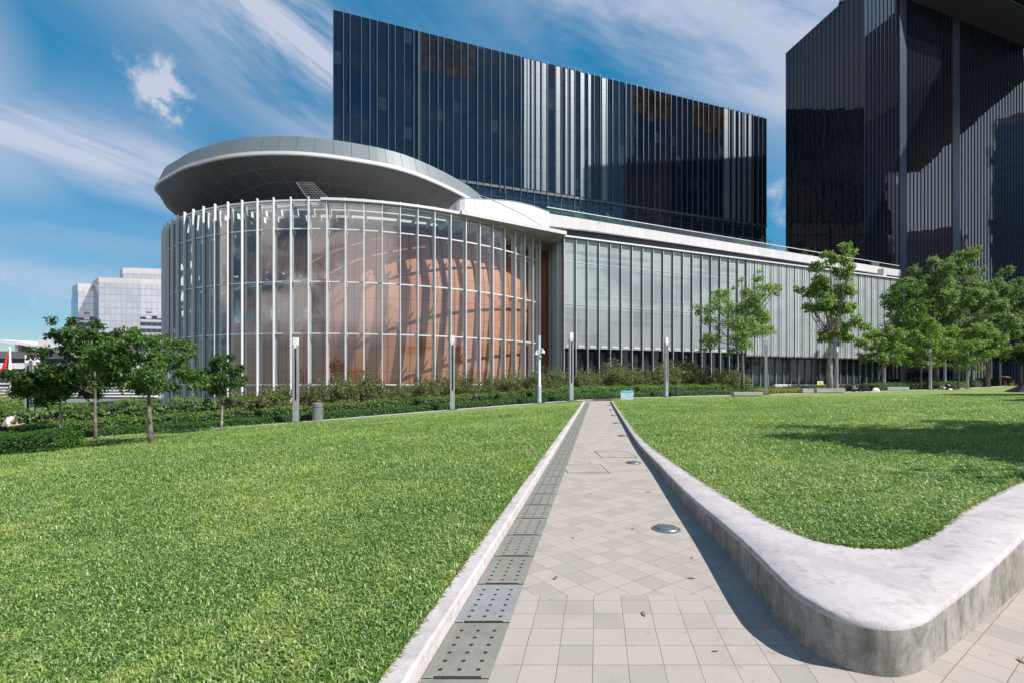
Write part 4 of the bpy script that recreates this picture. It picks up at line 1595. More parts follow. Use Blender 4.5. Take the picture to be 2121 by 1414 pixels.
# ================================================================= dark tower behind
TA = math.atan2(0.35, 0.937)
TO = (-38.9, 105.0)
tower = thing('dark_tower', (TO[0], TO[1], -1.0), TA, 'wide dark navy glass office tower behind the round hall', 'building')
TB, TNB, TH, TM = 1.9, 66, 83.1, 50.0
b = MB()
b.quad((0.04, 0, TM + 0.2), (TB - 0.04, 0, TM + 0.2), (TB - 0.04, 0, TH), (0.04, 0, TH))
tw = b.build('window', M['tower_glass'], tower)
b = MB()
b.quad((0.03, 0.2, 0), (2 * TB - 0.03, 0.2, 0), (2 * TB - 0.03, 0.2, TM - 0.4), (0.03, 0.2, TM - 0.4))
for z in (TM - 4.4, TM - 12.0, TM - 20):
    b.box(0.03, 2 * TB - 0.03, 0.05, 0.19, z - 0.15, z + 0.15, 1)
for x in (TB,):
    b.box(x - 0.05, x + 0.05, -0.05, 0.19, 0, TM - 0.4, 1)
tl = b.build('lower_window', [M['tower_low_glass'], M['alu_dark']], tower)
b = MB()
b.box(-0.035, 0.035, -0.28, -0.004, TM - 1.0, TH + 0.5)
tf = b.build('fin', M['alu_dark'], tower)
M['fin_light'] = simple('tower_fin_light', (0.11, 0.135, 0.165), 0.35, 0.4, 0.1, 0.2)
M['fin_mid'] = simple('tower_fin_mid', (0.10, 0.12, 0.15), 0.35, 0.4, 0.1, 0.2)
b = MB()
b.box(-0.05, 0.05, -0.34, -0.004, TM - 1.6, TH + 0.3)
tfl = b.build('light_fin', M['fin_light'], tower)
rr = random.Random(5)


def tsx(px):
    k = (px - 1060.5) / FPX
    return (38.9 + k * 105.0) / (0.937 - 0.35 * k)


lightfins = {0, 1, 2, 3, 4, 5, 6, 7, 9, 11, 12, 13, 16, 17, 20, 23}
for k in range(TNB):
    x = k * TB
    if k:
        copy_part(tw, (x, 0, 0))
    if k % 2 == 0:
        if k:
            copy_part(tl, (x, 0, 0))
    jit = 0.3 * math.sin(k * 2.3)
    if k in lightfins or rr.random() < 0.22:
        c = copy_part(tfl, (x + jit, 0, 0))
    elif k != 1:
        copy_part(tf, (x, 0, 0))
tf.location = (TB * 25, 0, 0)
tfl.location = (tsx(867), -0.1, 0)
tfl.scale = (2.2, 1.3, 1)
b = MB()
for (a, c) in ((1085.6, 1096.7), (1101, 1106), (1110.5, 1118), (1123, 1131), (1152, 1160), (1171, 1177), (1182, 1190), (1203, 1210), (1216.5, 1223.5), (1247, 1258), (1500, 1511), (1516, 1523), (1528, 1533), (1538, 1545), (1550, 1556)):
    q = MB()
    q.box(tsx(a), tsx(c), -0.10, -0.004, TM + 0.4, TH - 0.2)
    q.build('pale_strip', M['light_strip'], tower)
b = MB()
M['plant_louvre'] = simple('plant_room_louvre', (0.013, 0.009, 0.007), 0.06, 0.0, 0.6, 0.4)
for (px0, px1, z0, z1) in ((868, 975, TH - 9.0, TH - 0.6), (1303, 1380, TH - 7.6, TH - 0.6), (1425, 1497, TH - 8.5, TH - 0.6)):
    s0, s1 = tsx(px0), tsx(px1)
    k = int(s0 / TB) + 1
    while k * TB < s1:
        for h in range(2):
            za = z0 + (z1 - z0) / 2 * h
            b.box(k * TB + 0.12, (k + 1) * TB - 0.12, -0.02, -0.003, za + 0.1, za + (z1 - z0) / 2 - 0.1)
        b.build('plant_room_louvre', M['plant_louvre'], tower)
        b = MB()
        k += 1
b = MB()
b.box(-0.05, TNB * TB, -0.12, 0.3, TM - 0.4, TM + 0.2)
b.build('band', M['alu_dark'], tower)
b = MB()
b.prism([(0, 0.35), (TNB * TB, 0.35), (TNB * TB, 26), (0, 26)], 0, TH + 0.1)
b.build('tower_core', M['recess'], tower)

# ================================================================= dark block on the right with its overhanging upper part
BO = (72.95, 100.0)
BA = math.atan2(1.0, 2.765)
block = thing('dark_block', (BO[0], BO[1], -1.0), BA, 'black glass office block under a huge overhanging upper storey', 'building')
BH = 85.0
BB = 1.2
blk_left = math.atan2(1.0, -0.1755) - BA     # direction of the left face, in local terms
b = MB()
b.quad((0.03, 0, 0), (BB - 0.03, 0, 0), (BB - 0.03, 0, BH), (0.03, 0, BH))
bw = b.build('window', M['block_face_glass'], block)
M['fin_blue'] = simple('block_fin', (0.010, 0.013, 0.02), 0.35, 0.2, 0.2, 0.3)
b = MB()
b.box(-0.03, 0.03, -0.12, -0.003, 0, BH)
bf = b.build('fin', M['fin_blue'], block)
NBR = 62
for k in range(NBR):
    if k:
        copy_part(bw, (k * BB, 0, 0))
    copy_part(bf, ((k + 1) * BB, 0, 0))
NBL = 18
lw = 22.1 / NBL
b = MB()
b.quad((0.03, 0, 0), (lw - 0.03, 0, 0), (lw - 0.03, 0, BH), (0.03, 0, BH))
ca, sa = math.cos(blk_left), math.sin(blk_left)
lwn = b.build('side_window', M['block_glass'], block)
b = MB()
b.box(-0.028, 0.028, -0.09, -0.003, 0, BH)
lfn = b.build('side_fin', M['fin_blue'], block)
# the left face runs from the corner backwards; its windows are turned to look left
for k in range(NBL):
    s = (k + 1) * lw
    rz = blk_left + PI
    if k == 0:
        lwn.location, lwn.rotation_euler = (ca * s, sa * s, 0), (0, 0, rz)
        lfn.location, lfn.rotation_euler = (ca * s, sa * s, 0), (0, 0, rz)
    else:
        copy_part(lwn, (ca * s, sa * s, 0), rz)
        copy_part(lfn, (ca * s, sa * s, 0), rz)
bf.location = (0, 0, 0)


def bsx(px):
    k = (px - 1060.5) / FPX
    t = (k * 100 - BO[0]) / (2.765 - k)
    return t * math.hypot(2.765, 1.0)


for (a, c) in ((1863, 1876.5), (1972.5, 1987)):
    q = MB()
    q.box(bsx(a), bsx(c), -0.12, -0.004, 0.5, BH)
    q.build('blue_strip', M['blue_strip'], block)
b = MB()
b.prism([(0.25, 0.3), (75, 0.3), (75, 20), (ca * 22.1 + 6, 20), (ca * 22.1 + 0.35, sa * 22.1), (0.15, 0.45)], 0, BH)
b.build('block_core', M['recess'], block)
b = MB()
fx = NBR * BB
b.box(fx, fx + 60, 0.0, 0.25, 0, BH)
b.build('end_wall', M['block_face_glass'], block)
b = MB()
OH = BH - 1.5
q = [(-0.3, 0.2), (-0.3, -7.2), (140, -7.2), (140, 0.2)]
b.prism([(ca * 5.5 - 0.4, sa * 5.5), (ca * 5.5 + 20, sa * 5.5 - 12.6), (58, -7.5), (58, 16), (ca * 5.8, sa * 5.8 + 0.5)], BH, BH + 0.3)
b.build('overhang_soffit', M['soffit_dark'], block)
b = MB()
b.prism([(ca * 5.5 - 0.2, sa * 5.5 + 0.1), (ca * 5.5 + 20, sa * 5.5 - 12.4), (57.9, -7.3), (57.9, 15.9), (ca * 5.7, sa * 5.7 + 0.4)], BH + 0.3, BH + 30)
b.build('upper_storeys', M['block_glass'], block)

bi = Matrix.Rotation(-BA, 3, 'Z')


def bl(x, y):
    q = bi @ Vector((x - BO[0], y - BO[1], 0))
    return (q.x, q.y)


# the bridge storeys go on to the right of the view (their underside shows in the glass)
b = MB()
b.prism([bl(126.5, 104), bl(130.5, 112.4), bl(146, 118.4), bl(176, 100), bl(200, 86), bl(160, 52)], BH + 0.02, BH + 28)
b.build('bridge', M['soffit_dark'], block)

# ================================================================= far silver towers and low block
def far_tower(name, poly, h, mats, label, crown=5.0, faces=None):
    ox, oy = poly[0]
    r = thing(name, (ox, oy, -2.9), 0, label, 'building', None)
    n = len(poly)
    for i in range(n):
        p, q = poly[i], poly[(i + 1) % n]
        L = math.hypot(q[0] - p[0], q[1] - p[1])
        m_ = MB()
        m_.box(0.05, L - 0.05, 0.0, 0.6, 0, h - crown)
        o = m_.build('facade', mats[min(i, len(mats) - 1)], r)
        o.location = (p[0] - ox, p[1] - oy, 0)
        o.rotation_euler = (0, 0, math.atan2(q[1] - p[1], q[0] - p[0]))
    m_ = MB()
    m_.prism([(x - ox, y - oy) for x, y in poly], h - crown, h)
    m_.build('crown', M['city_crown'], r)
    return r


def pt(px, d):
    return (at(px, d), d)


far_tower('silver_tower', [pt(149, 312), pt(161, 300), pt(214, 304), pt(214, 330), pt(149, 330)], 64.5, [M['city_blue'], M['city_banded'], M['city_silver']], 'slim silver glass tower at the end of the far group, blue on its narrow side', 4.5)
far_tower('silver_tower', [pt(190, 306), pt(204, 292), pt(290, 296), pt(348, 300), pt(348, 330), pt(190, 330)], 66.5, [M['city_blue'], M['city_silver'], M['city_banded'], M['city_silver']], 'broad silver glass tower with a fine window grid beside the round hall', 3.0)
far_tower('silver_tower', [pt(248, 352), pt(254, 344), pt(333, 348), pt(345, 362), pt(248, 370)], 84.5, [M['city_blue'], M['city_silver'], M['city_silver']], 'pale stepped tower top rising behind the broad silver tower', 4.0)
far_tower('blue_tower', [pt(331, 395), pt(352, 390), pt(380, 392), pt(380, 410), pt(331, 410)], 95, [M['city_blue']], 'blue banded glass tower edge just showing beside the round hall', 1.0)

far_tower('glass_tower', [(212, 96), (208, 78), (232, 76), (236, 96)], 66, [M['city_banded'], M['city_silver']], 'glass tower beyond the view, mirrored in the lower part of the black block', 3)
far_tower('glass_tower', [(205, 75), (200, 46), (225, 44), (230, 74)], 150, [M['recess'], M['recess'], M['recess']], 'dark tower beyond the view, mirrored near the front corner of the black block', 3)
far_tower('glass_tower', [(238, 128), (234, 104), (262, 100), (266, 128)], 112, [M['city_blue'], M['city_silver']], 'taller glass tower beyond the view, mirrored along the edge of the black block', 3)

low = thing('banded_building', (-118, 118, -2.9), 0, 'low white banded building with a thin curving roof behind the flagpole', 'building')
LOF = (-118, 118, -2.9)
def lowbox(name, mat, px0, px1, y, d, py0, py1, bb=None):
    x0, x1 = at(px0, y), at(px1, y)
    z0, z1 = EYE + (787 - py1) / FPX * y, EYE + (787 - py0) / FPX * y
    m_ = MB() if bb is None else bb
    m_.box(x0, x1, y, y + d, z0, z1)
    if bb is None:
        m_.build(name, mat, low, off=LOF)
m_ = MB()
lowbox('', None, -60, 330, 121, 16, 752, 880, m_)
m_.build('body', M['lowblock_grey'], low, off=LOF)
m_ = MB()
for py in (768, 775, 782, 792, 800, 806, 812, 818, 826, 834, 842):
    lowbox('', None, -60, 320, 119.6, 1.2, py, py + 3.2, m_)
m_.build('sunshade', M['lowblock_white'], low, off=LOF)
m_ = MB()
lowbox('', None, -60, 320, 118.5, 2.4, 751, 763, m_)
m_.build('parapet', M['lowblock_white'], low, off=LOF)
m_ = MB()
lowbox('', None, -60, 300, 122, 10, 727, 742, m_)
m_.build('terrace_wall', M['lowblock_grey'], low, off=LOF)
m_ = MB()
lowbox('', None, -60, 300, 124, 10, 742, 751, m_)
lowbox('', None, 38, 330, 126, 8, 712, 727, m_)
m_.build('window_band', M['lowblock_glass'], low, off=LOF)
for px_ in (34, 78, 112, 150):
    lowbox('post', M['lowblock_white'], px_ - 3, px_ + 3, 121.5, 1.0, 712, 728)
m_ = MB()
pts = [(-70, 702), (0, 703.5), (50, 708), (110, 719), (170, 735)]
V0 = []
for px_, py_ in pts:
    x, z = at(px_, 119, py_)
    V0.append((x, z))
v, f = [], []
for x, z in V0:
    v += [(x, 118, z), (x, 134, z + 0.5), (x, 134, z - 0.2), (x, 118, z - 0.75)]
for i in range(len(V0) - 1):
    for k in range(4):
        f.append((i * 4 + k, i * 4 + (k + 1) % 4, i * 4 + 4 + (k + 1) % 4, i * 4 + 4 + k))
f += [(0, 3, 2, 1), tuple(len(v) - 4 + k for k in range(4))]
m_.add(v, f)
m_.build('curved_roof', M['lowblock_white'], low, off=LOF)
m_ = MB()
x, z = at(120, 118, 712)
m_.prism([(x - 4, 117), (x + 4, 117), (x + 4, 122), (x - 4, 122)], z - 1, z + 0.9)
m_.tube([(x, 119, z), (x - 0.6, 119, z + 3.2)], 0.08, 5)
m_.build('rooftop_plant', M['lowblock_white'], low, off=LOF)
# ================================================================= foliage
def leaf_cloud(centres, radii, n, size, flat=0.92, rng=None, shell=0.55, up=0.6, upright=0.0):
    """leaf-sized kites spread through clumps. centres (k,3), radii (k,)"""
    rng = rng or RNG
    c = np.asarray(centres, float)
    r = np.asarray(radii, float)
    w = r ** 2.2
    idx = rng.choice(len(c), n, p=w / w.sum())
    d = rng.normal(size=(n, 3))
    d /= np.linalg.norm(d, axis=1)[:, None]
    rad = (shell + (1 - shell) * rng.random(n)) * (0.72 + 0.4 * rng.random(n))
    rad[rng.random(n) < 0.1] *= 1.25
    p = c[idx] + d * (r[idx] * rad)[:, None] * np.array([1, 1, flat])
    return kites(p, d, size, rng, up)


def kites(p, d, size, rng, up=0.6):
    n = len(p)
    nrm = d * (1 - up) + np.array([0, 0, 1.0]) * up + rng.normal(size=(n, 3)) * 0.42
    nrm /= np.linalg.norm(nrm, axis=1)[:, None]
    t = rng.normal(size=(n, 3)) + d * 0.7 + np.array([0, 0, -0.25])
    t -= nrm * (t * nrm).sum(1)[:, None]
    t /= np.maximum(np.linalg.norm(t, axis=1), 1e-6)[:, None]
    s = np.cross(nrm, t)
    L = size * (0.65 + 0.7 * rng.random(n))[:, None]
    W = L * 0.27
    bend = nrm * L * 0.10
    v = np.stack([p, p + t * L * 0.45 + s * W + bend, p + t * L - bend, p + t * L * 0.45 - s * W + bend], 1).reshape(-1, 3)
    f = np.arange(n * 4, dtype=np.int32).reshape(-1, 4)
    return v, f, np.repeat(rng.random(n), 4)


def tree(name, px, py, clumps, label, leaf, size, n, group, bark='bark', trunk_r=0.07, fork=None, depth=None, spread=0.85, flat=0.9, split=11, seed=1, up=0.42, lean=0.0):
    rng = np.random.default_rng(seed)
    rd = random.Random(seed)
    if depth is None:
        x, y, z = base_at(px, py)
    else:
        y = depth
        x = at(px, y)
        z = ghf(x, y)
    root = thing(name, (x, y, z), 0, label, 'tree', group)
    C, R = [], []
    cl = []
    xs = [at(c[0], y) - x for c in clumps]
    wid = max(xs) - min(xs) + 0.5
    mx_ = (max(xs) + min(xs)) / 2
    for (cx, cy, cr) in clumps:
        dx = at(cx, y) - x
        dz = EYE + (787 - cy) / FPX * y - z
        r = cr / FPX * y
        room = math.sqrt(max(0.05, 1 - min(0.95, ((dx - mx_) / (wid / 2 + r)) ** 2)))
        dy = rd.uniform(-1, 1) * wid * 0.5 * spread * room
        cl.append((dx, dy, dz, r))
    # companions in depth, so the crown is as deep as it is wide
    extra = []
    for (dx, dy, dz, r) in cl:
        extra.append((dx + rd.uniform(-.3, .3) * r, -dy + rd.uniform(-.4, .4) * r, dz + rd.uniform(-.3, .3) * r, r * rd.uniform(0.75, 1.0)))
    full = cl + extra
    for (dx, dy, dz, r) in full:
        for _ in range(split):
            a = rd.uniform(0, 2 * PI)
            e = rd.uniform(-0.7, 0.9)
            q = r * rd.uniform(0.35, 0.8)
            C.append((dx + q * 1.12 * math.cos(a) * math.cos(e), dy + q * math.sin(a) * math.cos(e), dz + q * math.sin(e) * flat))
            R.append(r * rd.uniform(0.24, 0.52))
    v, f, t = leaf_cloud(C, R, int(n * (2.5 if leaf == 'leaf_big' else 1.85)), size * 0.84, flat, rng, 0.25, up)
    np_mesh('crown', v, f, M[leaf], root, t)
    b = MB()
    top = max(c[2] for c in cl)
    low_ = min(c[2] - c[3] * 0.5 for c in cl)
    fk = fork if fork is not None else low_
    hgt = top * 0.93
    seg = 7
    tp, tr = [], []
    for i in range(seg + 1):
        s = i / seg
        tp.append((mx_ * 0.6 * s * s + math.sin(s * 5 + seed) * 0.05 * (0.3 + s), math.sin(s * 4 + seed * 2) * 0.05, -0.08 + (hgt + 0.08) * s))
        tr.append(trunk_r * (1.25 if i == 0 else 1.0) * (1 - 0.75 * s))
    b.tube(tp, tr, 9)
    for (dx, dy, dz, r) in full:
        if rd.random() < 0.4:
            continue
        s0 = rd.uniform(0.0, 0.55)
        zb = fk + (min(dz, hgt) - fk) * s0 if dz > fk else fk * 0.85
        zb = min(max(zb, 0.25 * fk + 0.2), hgt * 0.92)
        s = min(1, zb / hgt)
        bx, by = mx_ * 0.6 * s * s, 0
        r0 = trunk_r * (1 - 0.7 * s) * 0.42
        mid = (bx + (dx - bx) * 0.55 + rd.uniform(-.1, .1) * r, by + (dy - by) * 0.55, zb + (dz - zb) * 0.45 + 0.1 * r)
        b.tube([(bx, by, zb), mid, (dx, dy, dz)], [r0, r0 * 0.65, r0 * 0.25], 6)
        for _ in range(2):
            a = rd.uniform(0, 2 * PI)
            e = (dx + r * 0.7 * math.cos(a), dy + r * 0.7 * math.sin(a), dz + r * rd.uniform(-.1, .6))
            b.tube([mid, ((mid[0] + e[0]) / 2, (mid[1] + e[1]) / 2, (mid[2] + e[2]) / 2 + 0.05), e], [r0 * 0.45, r0 * 0.3, r0 * 0.12], 5)
    b.build('trunk', M[bark], root, smooth=True)
    return root


GL = 'young trees on the lower lawn edge'
GR = 'trees along the upper lawn edge'
tree('broadleaf_tree', 127, 914, [(70, 792, 34), (108, 800, 40), (148, 795, 34), (110, 768, 28), (52, 812, 22), (135, 825, 24), (82, 778, 22), (165, 812, 20), (140, 770, 22)],
     'young tree with a low round crown in front of the twin slotted posts', 'leaf_dark', 0.19, 5200, GL, 'bark_pale', 0.085, seed=3, flat=0.92)
tree('broadleaf_tree', 200, 912, [(140, 690, 24), (176, 672, 16), (184, 700, 24), (222, 692, 24), (158, 722, 28), (207, 722, 26), (128, 735, 22), (176, 750, 28), (218, 752, 22), (115, 700, 12), (193, 782, 20), (150, 770, 24), (238, 706, 12), (132, 668, 10)],
     'tall open branched young tree rising highest in the left group', 'leaf_dark', 0.21, 4300, GL, 'bark', 0.075, fork=2.2, seed=5, flat=0.92)
tree('broadleaf_tree', 312, 917, [(235, 760, 30), (285, 708, 30), (340, 712, 28), (366, 742, 22), (270, 742, 36), (320, 755, 42), (355, 778, 32), (243, 788, 30), (290, 800, 32), (335, 800, 24), (384, 772, 16), (262, 702, 16), (312, 694, 18), (372, 800, 14), (225, 735, 14)],
     'dense round crowned young tree, largest of the left group, on the lawn', 'leaf_mid', 0.155, 7600, GL, 'bark', 0.10, seed=8, flat=0.92)
tree('broadleaf_tree', 460, 891, [(455, 752, 24), (490, 765, 14), (430, 775, 20), (412, 788, 16), (470, 785, 22), (445, 802, 22), (488, 792, 16), (452, 832, 13), (468, 738, 12), (400, 775, 10)],
     'slender small crowned young tree beside the walkway nearest the lamp post', 'leaf_dark', 0.17, 3600, GL, 'bark_pale', 0.06, seed=12, flat=0.92)
tree('broadleaf_tree', 1538, 812, [(1480, 640, 26), (1465, 662, 18), (1500, 612, 24), (1540, 640, 36), (1520, 670, 36), (1570, 600, 24), (1590, 612, 18), (1606, 596, 12), (1575, 655, 28), (1470, 700, 20), (1505, 700, 28), (1560, 690, 28), (1590, 685, 18), (1545, 588, 14), (1555, 572, 10), (1530, 720, 22), (1462, 720, 12)],
     'airy fine leaved tree standing behind the short concrete bench', 'leaf_bright', 0.24, 7600, GR, 'bark', 0.16, depth=50.0, seed=21, flat=0.92, spread=0.8)
tree('broadleaf_tree', 1720, 811, [(1735, 520, 14), (1722, 545, 22), (1750, 530, 12), (1728, 575, 24), (1700, 590, 20), (1680, 605, 18), (1655, 600, 10), (1690, 630, 20), (1735, 610, 26), (1752, 600, 14), (1725, 640, 24), (1755, 640, 16), (1745, 672, 22), (1770, 680, 14), (1720, 690, 16), (1708, 700, 12), (1760, 700, 16), (1785, 705, 10), (1680, 640, 10)],
     'tall narrow tree with a pale trunk and an uneven open crown', 'leaf_bright', 0.36, 6000, GR, 'bark_pale', 0.26, depth=54.0, fork=5.0, seed=23, flat=0.92, spread=0.55)
tree('broadleaf_tree', 1828, 808, [(1815, 695, 20), (1845, 700, 20), (1800, 712, 16), (1825, 720, 24), (1852, 725, 18), (1812, 738, 18), (1840, 748, 16), (1860, 740, 10), (1795, 735, 10), (1825, 684, 12)],
     'small bright tree with forked stems beside the picnic umbrella', 'leaf_bright', 0.26, 4800, GR, 'bark', 0.10, depth=58.0, fork=1.9, seed=27, flat=0.92)
tree('broadleaf_tree', 1868, 795, [(1862, 605, 22), (1885, 600, 20), (1848, 630, 20), (1875, 640, 28), (1900, 630, 18), (1860, 670, 22), (1890, 670, 22), (1850, 655, 14), (1895, 700, 20), (1870, 720, 20), (1905, 655, 14), (1875, 745, 16)],
     'mid height loose tree close against the end of the glass wing', 'leaf_mid', 0.30, 5200, GR, 'bark', 0.15, depth=68.0, seed=31, flat=0.92)
tree('broadleaf_tree', 1907, 806, [(1895, 690, 18), (1920, 682, 20), (1905, 710, 22), (1938, 705, 20), (1885, 725, 16), (1925, 730, 22), (1950, 728, 14), (1900, 750, 16), (1935, 755, 14), (1880, 750, 10), (1925, 665, 12)],
     'bright layered tree standing behind the bare lamp post by the bench end', 'leaf_bright', 0.27, 5000, GR, 'bark', 0.11, depth=63.5, seed=33, flat=0.92)
tree('broadleaf_tree', 1985, 803, [(1970, 690, 18), (1995, 680, 18), (1980, 712, 22), (2010, 712, 20), (1960, 730, 16), (1990, 738, 20), (2020, 735, 16), (2030, 745, 10), (1975, 755, 12), (2005, 760, 12)],
     'bright layered tree with forked stems behind the resting group', 'leaf_bright', 0.27, 4800, GR, 'bark', 0.12, depth=64.5, fork=1.6, seed=36, flat=0.92)
tree('broadleaf_tree', 1940, 803, [(1985, 538, 18), (1960, 540, 18), (1930, 560, 20), (1905, 580, 20), (1960, 570, 30), (1995, 565, 22), (1880, 585, 14), (1935, 600, 32), (1980, 605, 32), (2010, 595, 22), (1915, 625, 26), (1955, 640, 32), (2000, 640, 28), (1940, 670, 24), (1990, 680, 26), (1868, 590, 10), (2015, 660, 20), (1900, 655, 24), (1925, 690, 24), (1965, 715, 26), (2010, 700, 26), (2025, 620, 20), (1950, 545, 14), (1975, 528, 12), (1890, 610, 20)],
     'largest spreading tree with pale layered leaf tips before the black block', 'leaf_big', 0.34, 19000, GR, 'bark', 0.32, depth=72.0, fork=4.5, seed=41, flat=0.92)
tree('broadleaf_tree', 2045, 803, [(2010, 600, 22), (2040, 590, 22), (2060, 612, 26), (2085, 625, 22), (2025, 630, 30), (2100, 640, 20), (2055, 650, 32), (2090, 660, 28), (2030, 670, 28), (2065, 690, 28), (2100, 690, 20), (2040, 705, 22), (2075, 715, 18), (2112, 660, 14), (2112, 632, 10), (2050, 570, 16), (2075, 595, 18), (2110, 610, 16), (2060, 730, 22), (2095, 720, 20), (2020, 700, 24), (2000, 730, 20)],
     'wide pale leaved tree at the far side of the largest spreading tree', 'leaf_big', 0.36, 16000, GR, 'bark', 0.30, depth=78.0, fork=4.5, seed=43, flat=0.92)
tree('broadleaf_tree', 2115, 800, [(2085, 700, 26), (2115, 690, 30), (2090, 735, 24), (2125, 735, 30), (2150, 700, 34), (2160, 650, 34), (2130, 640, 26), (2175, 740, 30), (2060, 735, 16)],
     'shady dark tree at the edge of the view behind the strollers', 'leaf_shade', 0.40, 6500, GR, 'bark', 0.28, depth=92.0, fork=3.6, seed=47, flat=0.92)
# park trees just outside the view to the right: their shade lies on the upper lawn
def park_tree(x, y, h, r, seed, label):
    z = ghf(x, y)
    px = 1060.5 + x / y * FPX
    k = FPX / y
    zc = EYE - (z + h)
    cy = 787 + zc * k
    cl = []
    rd = random.Random(seed)
    for _ in range(34):
        a, q = rd.uniform(0, 2 * PI), r * math.sqrt(rd.random()) * 0.85
        cl.append((px + q * math.cos(a) * k, cy + rd.uniform(-0.3, 0.3) * r * k, r * 0.36 * k))
    tree('broadleaf_tree', px, 900, cl, label, 'leaf_mid', 0.40, 13000, 'park trees shading the upper lawn', 'bark', 0.22, depth=y, fork=h * 0.5, seed=seed, flat=0.92, spread=1.0)


park_tree(20.0, 6.0, 8.2, 5.5, 61, 'spreading park tree whose broad shadow falls across the upper lawn')
park_tree(47, 36.5, 7.5, 4.2, 63, 'park tree shading the far lawn beside the dark picnic shelter')
park_tree(39.0, 24.0, 7.0, 3.6, 64, 'park tree throwing the middle thin shadow on the upper lawn')

# ----------------------------------------------------------------- hedges
def hedge(path, halfw, h0, h1, leaf, label, dens, size, seed, cat='hedge', name='hedge', wob=0.06, zoff=None, group=None):
    """clipped hedge along a list of (x, y): solid inner mass with leaves over its faces"""
    rng = np.random.default_rng(seed)
    P = np.array(path, float)
    seg = np.hypot(*(P[1:] - P[:-1]).T)
    cum = np.concatenate([[0], np.cumsum(seg)])
    L = cum[-1]
    root = thing(name, (P[0][0], P[0][1], ghf(P[0][0], P[0][1])), 0, label, cat, group)
    ox, oy, oz = root.location
    def at_s(s):
        x, y = np.interp(s, cum, P[:, 0]), np.interp(s, cum, P[:, 1])
        i = np.clip(np.searchsorted(cum, s, side='right') - 1, 0, len(seg) - 1)
        t = (P[1:] - P[:-1])[i] / seg[i][:, None]
        return x, y, np.stack([-t[:, 1], t[:, 0]], 1)
    m = max(4, int(L / 0.6))
    s = np.linspace(0, L, m)
    x, y, nn = at_s(s)
    g = gh(x, y)
    hh = h0 + (h1 - h0) * s / L
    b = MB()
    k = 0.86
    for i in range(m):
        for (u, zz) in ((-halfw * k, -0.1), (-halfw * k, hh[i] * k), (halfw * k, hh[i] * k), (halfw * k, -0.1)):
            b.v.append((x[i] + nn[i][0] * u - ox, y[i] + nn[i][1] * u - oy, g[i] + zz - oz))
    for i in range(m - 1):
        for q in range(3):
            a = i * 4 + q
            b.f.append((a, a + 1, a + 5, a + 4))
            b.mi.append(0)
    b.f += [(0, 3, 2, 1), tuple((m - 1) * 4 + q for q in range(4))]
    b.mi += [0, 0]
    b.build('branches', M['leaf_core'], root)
    per = 2 * h0 + 2 * halfw
    n = int(L * per * dens)
    s = rng.random(n) * L
    u = rng.random(n) * per
    x, y, nn = at_s(s)
    hs = h0 + (h1 - h0) * s / L
    hs = hs * (1 + wob * np.sin(s * 2.1 + seed) + wob * 0.6 * np.sin(s * 5.3))
    side = np.where(u < h0, -1.0, np.where(u > per - h0, 1.0, 0.0))
    off = np.where(side == -1, -halfw, np.where(side == 1, halfw, (u - h0) - halfw))
    zz = np.where(side == -1, u / h0 * hs, np.where(side == 1, (per - u) / h0 * hs, hs))
    d = np.zeros((n, 3))
    d[:, 0], d[:, 1] = nn[:, 0] * side, nn[:, 1] * side
    d[:, 2] = np.where(side == 0, 1.0, 0.15)
    jit = rng.normal(size=n) * size * 0.45
    p = np.stack([x + nn[:, 0] * off - ox, y + nn[:, 1] * off - oy, gh(x, y) + zz - oz], 1)
    caps_p, caps_d = [p + d * jit[:, None] * 0], [d]
    for (e, sg, he) in ((0, -1, h0), (-1, 1, h1)):
        tdir = (P[1] - P[0]) / seg[0] if e == 0 else (P[-1] - P[-2]) / seg[-1]
        k_ = int(2 * halfw * he * dens * 1.6)
        uu_, zz_ = (rng.random(k_) * 2 - 1) * halfw, rng.random(k_) * he
        ex, ey = P[e][0] + tdir[0] * sg * 0.05 - tdir[1] * uu_, P[e][1] + tdir[1] * sg * 0.05 + tdir[0] * uu_
        caps_p.append(np.stack([ex - ox, ey - oy, gh(ex, ey) + zz_ - oz], 1))
        caps_d.append(np.repeat([[tdir[0] * sg, tdir[1] * sg, 0.15]], k_, 0))
    p, d = np.concatenate(caps_p), np.concatenate(caps_d)
    p = p + d * (rng.normal(size=len(p)) * size * 0.45)[:, None]
    v, f, t = kites(p, d, size, rng, 0.35)
    np_mesh('foliage', v, f, M[leaf], root, t)
    return root


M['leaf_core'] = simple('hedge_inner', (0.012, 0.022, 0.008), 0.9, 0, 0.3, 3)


def offs_line(x0, x1, off, step=1.0):
    xs = np.arange(x0, x1 + 0.01, step)
    out = []
    for x in xs:
        out.append((float(x), float(line_y(x) + off)))
    return out


hedge(offs_line(-25, 24, 1.55), 0.38, 0.42, 0.42, 'leaf_clipped', 'low dark clipped hedge along the walkway edge', 300, 0.10, 71)
hedge(offs_line(-31, 21.5, 3.0), 0.55, 0.92, 0.92, 'leaf_hedge', 'taller clipped hedge row rising behind the low dark hedge', 150, 0.13, 72)
hedge(offs_line(-40, -15.5, 5.4), 0.9, 1.95, 1.7, 'leaf_hedge', 'high loose dark hedge behind the young trees on the left', 80, 0.17, 73, wob=0.10)
hedge([(-25, 18.1), (-17.25, 18.7)], 0.75, 0.78, 0.78, 'leaf_box', 'bright rounded box hedge in front of the bending person', 520, 0.075, 74)
hedge(offs_line(24.5, 35.5, 2.2), 0.6, 0.40, 0.30, 'leaf_yellow', 'low yellow leaved hedge near the short concrete bench', 160, 0.14, 75)
hedge(offs_line(25, 42, 4.0), 0.7, 0.55, 0.5, 'leaf_clipped', 'low green hedge at the foot of the white plinth', 110, 0.16, 76)
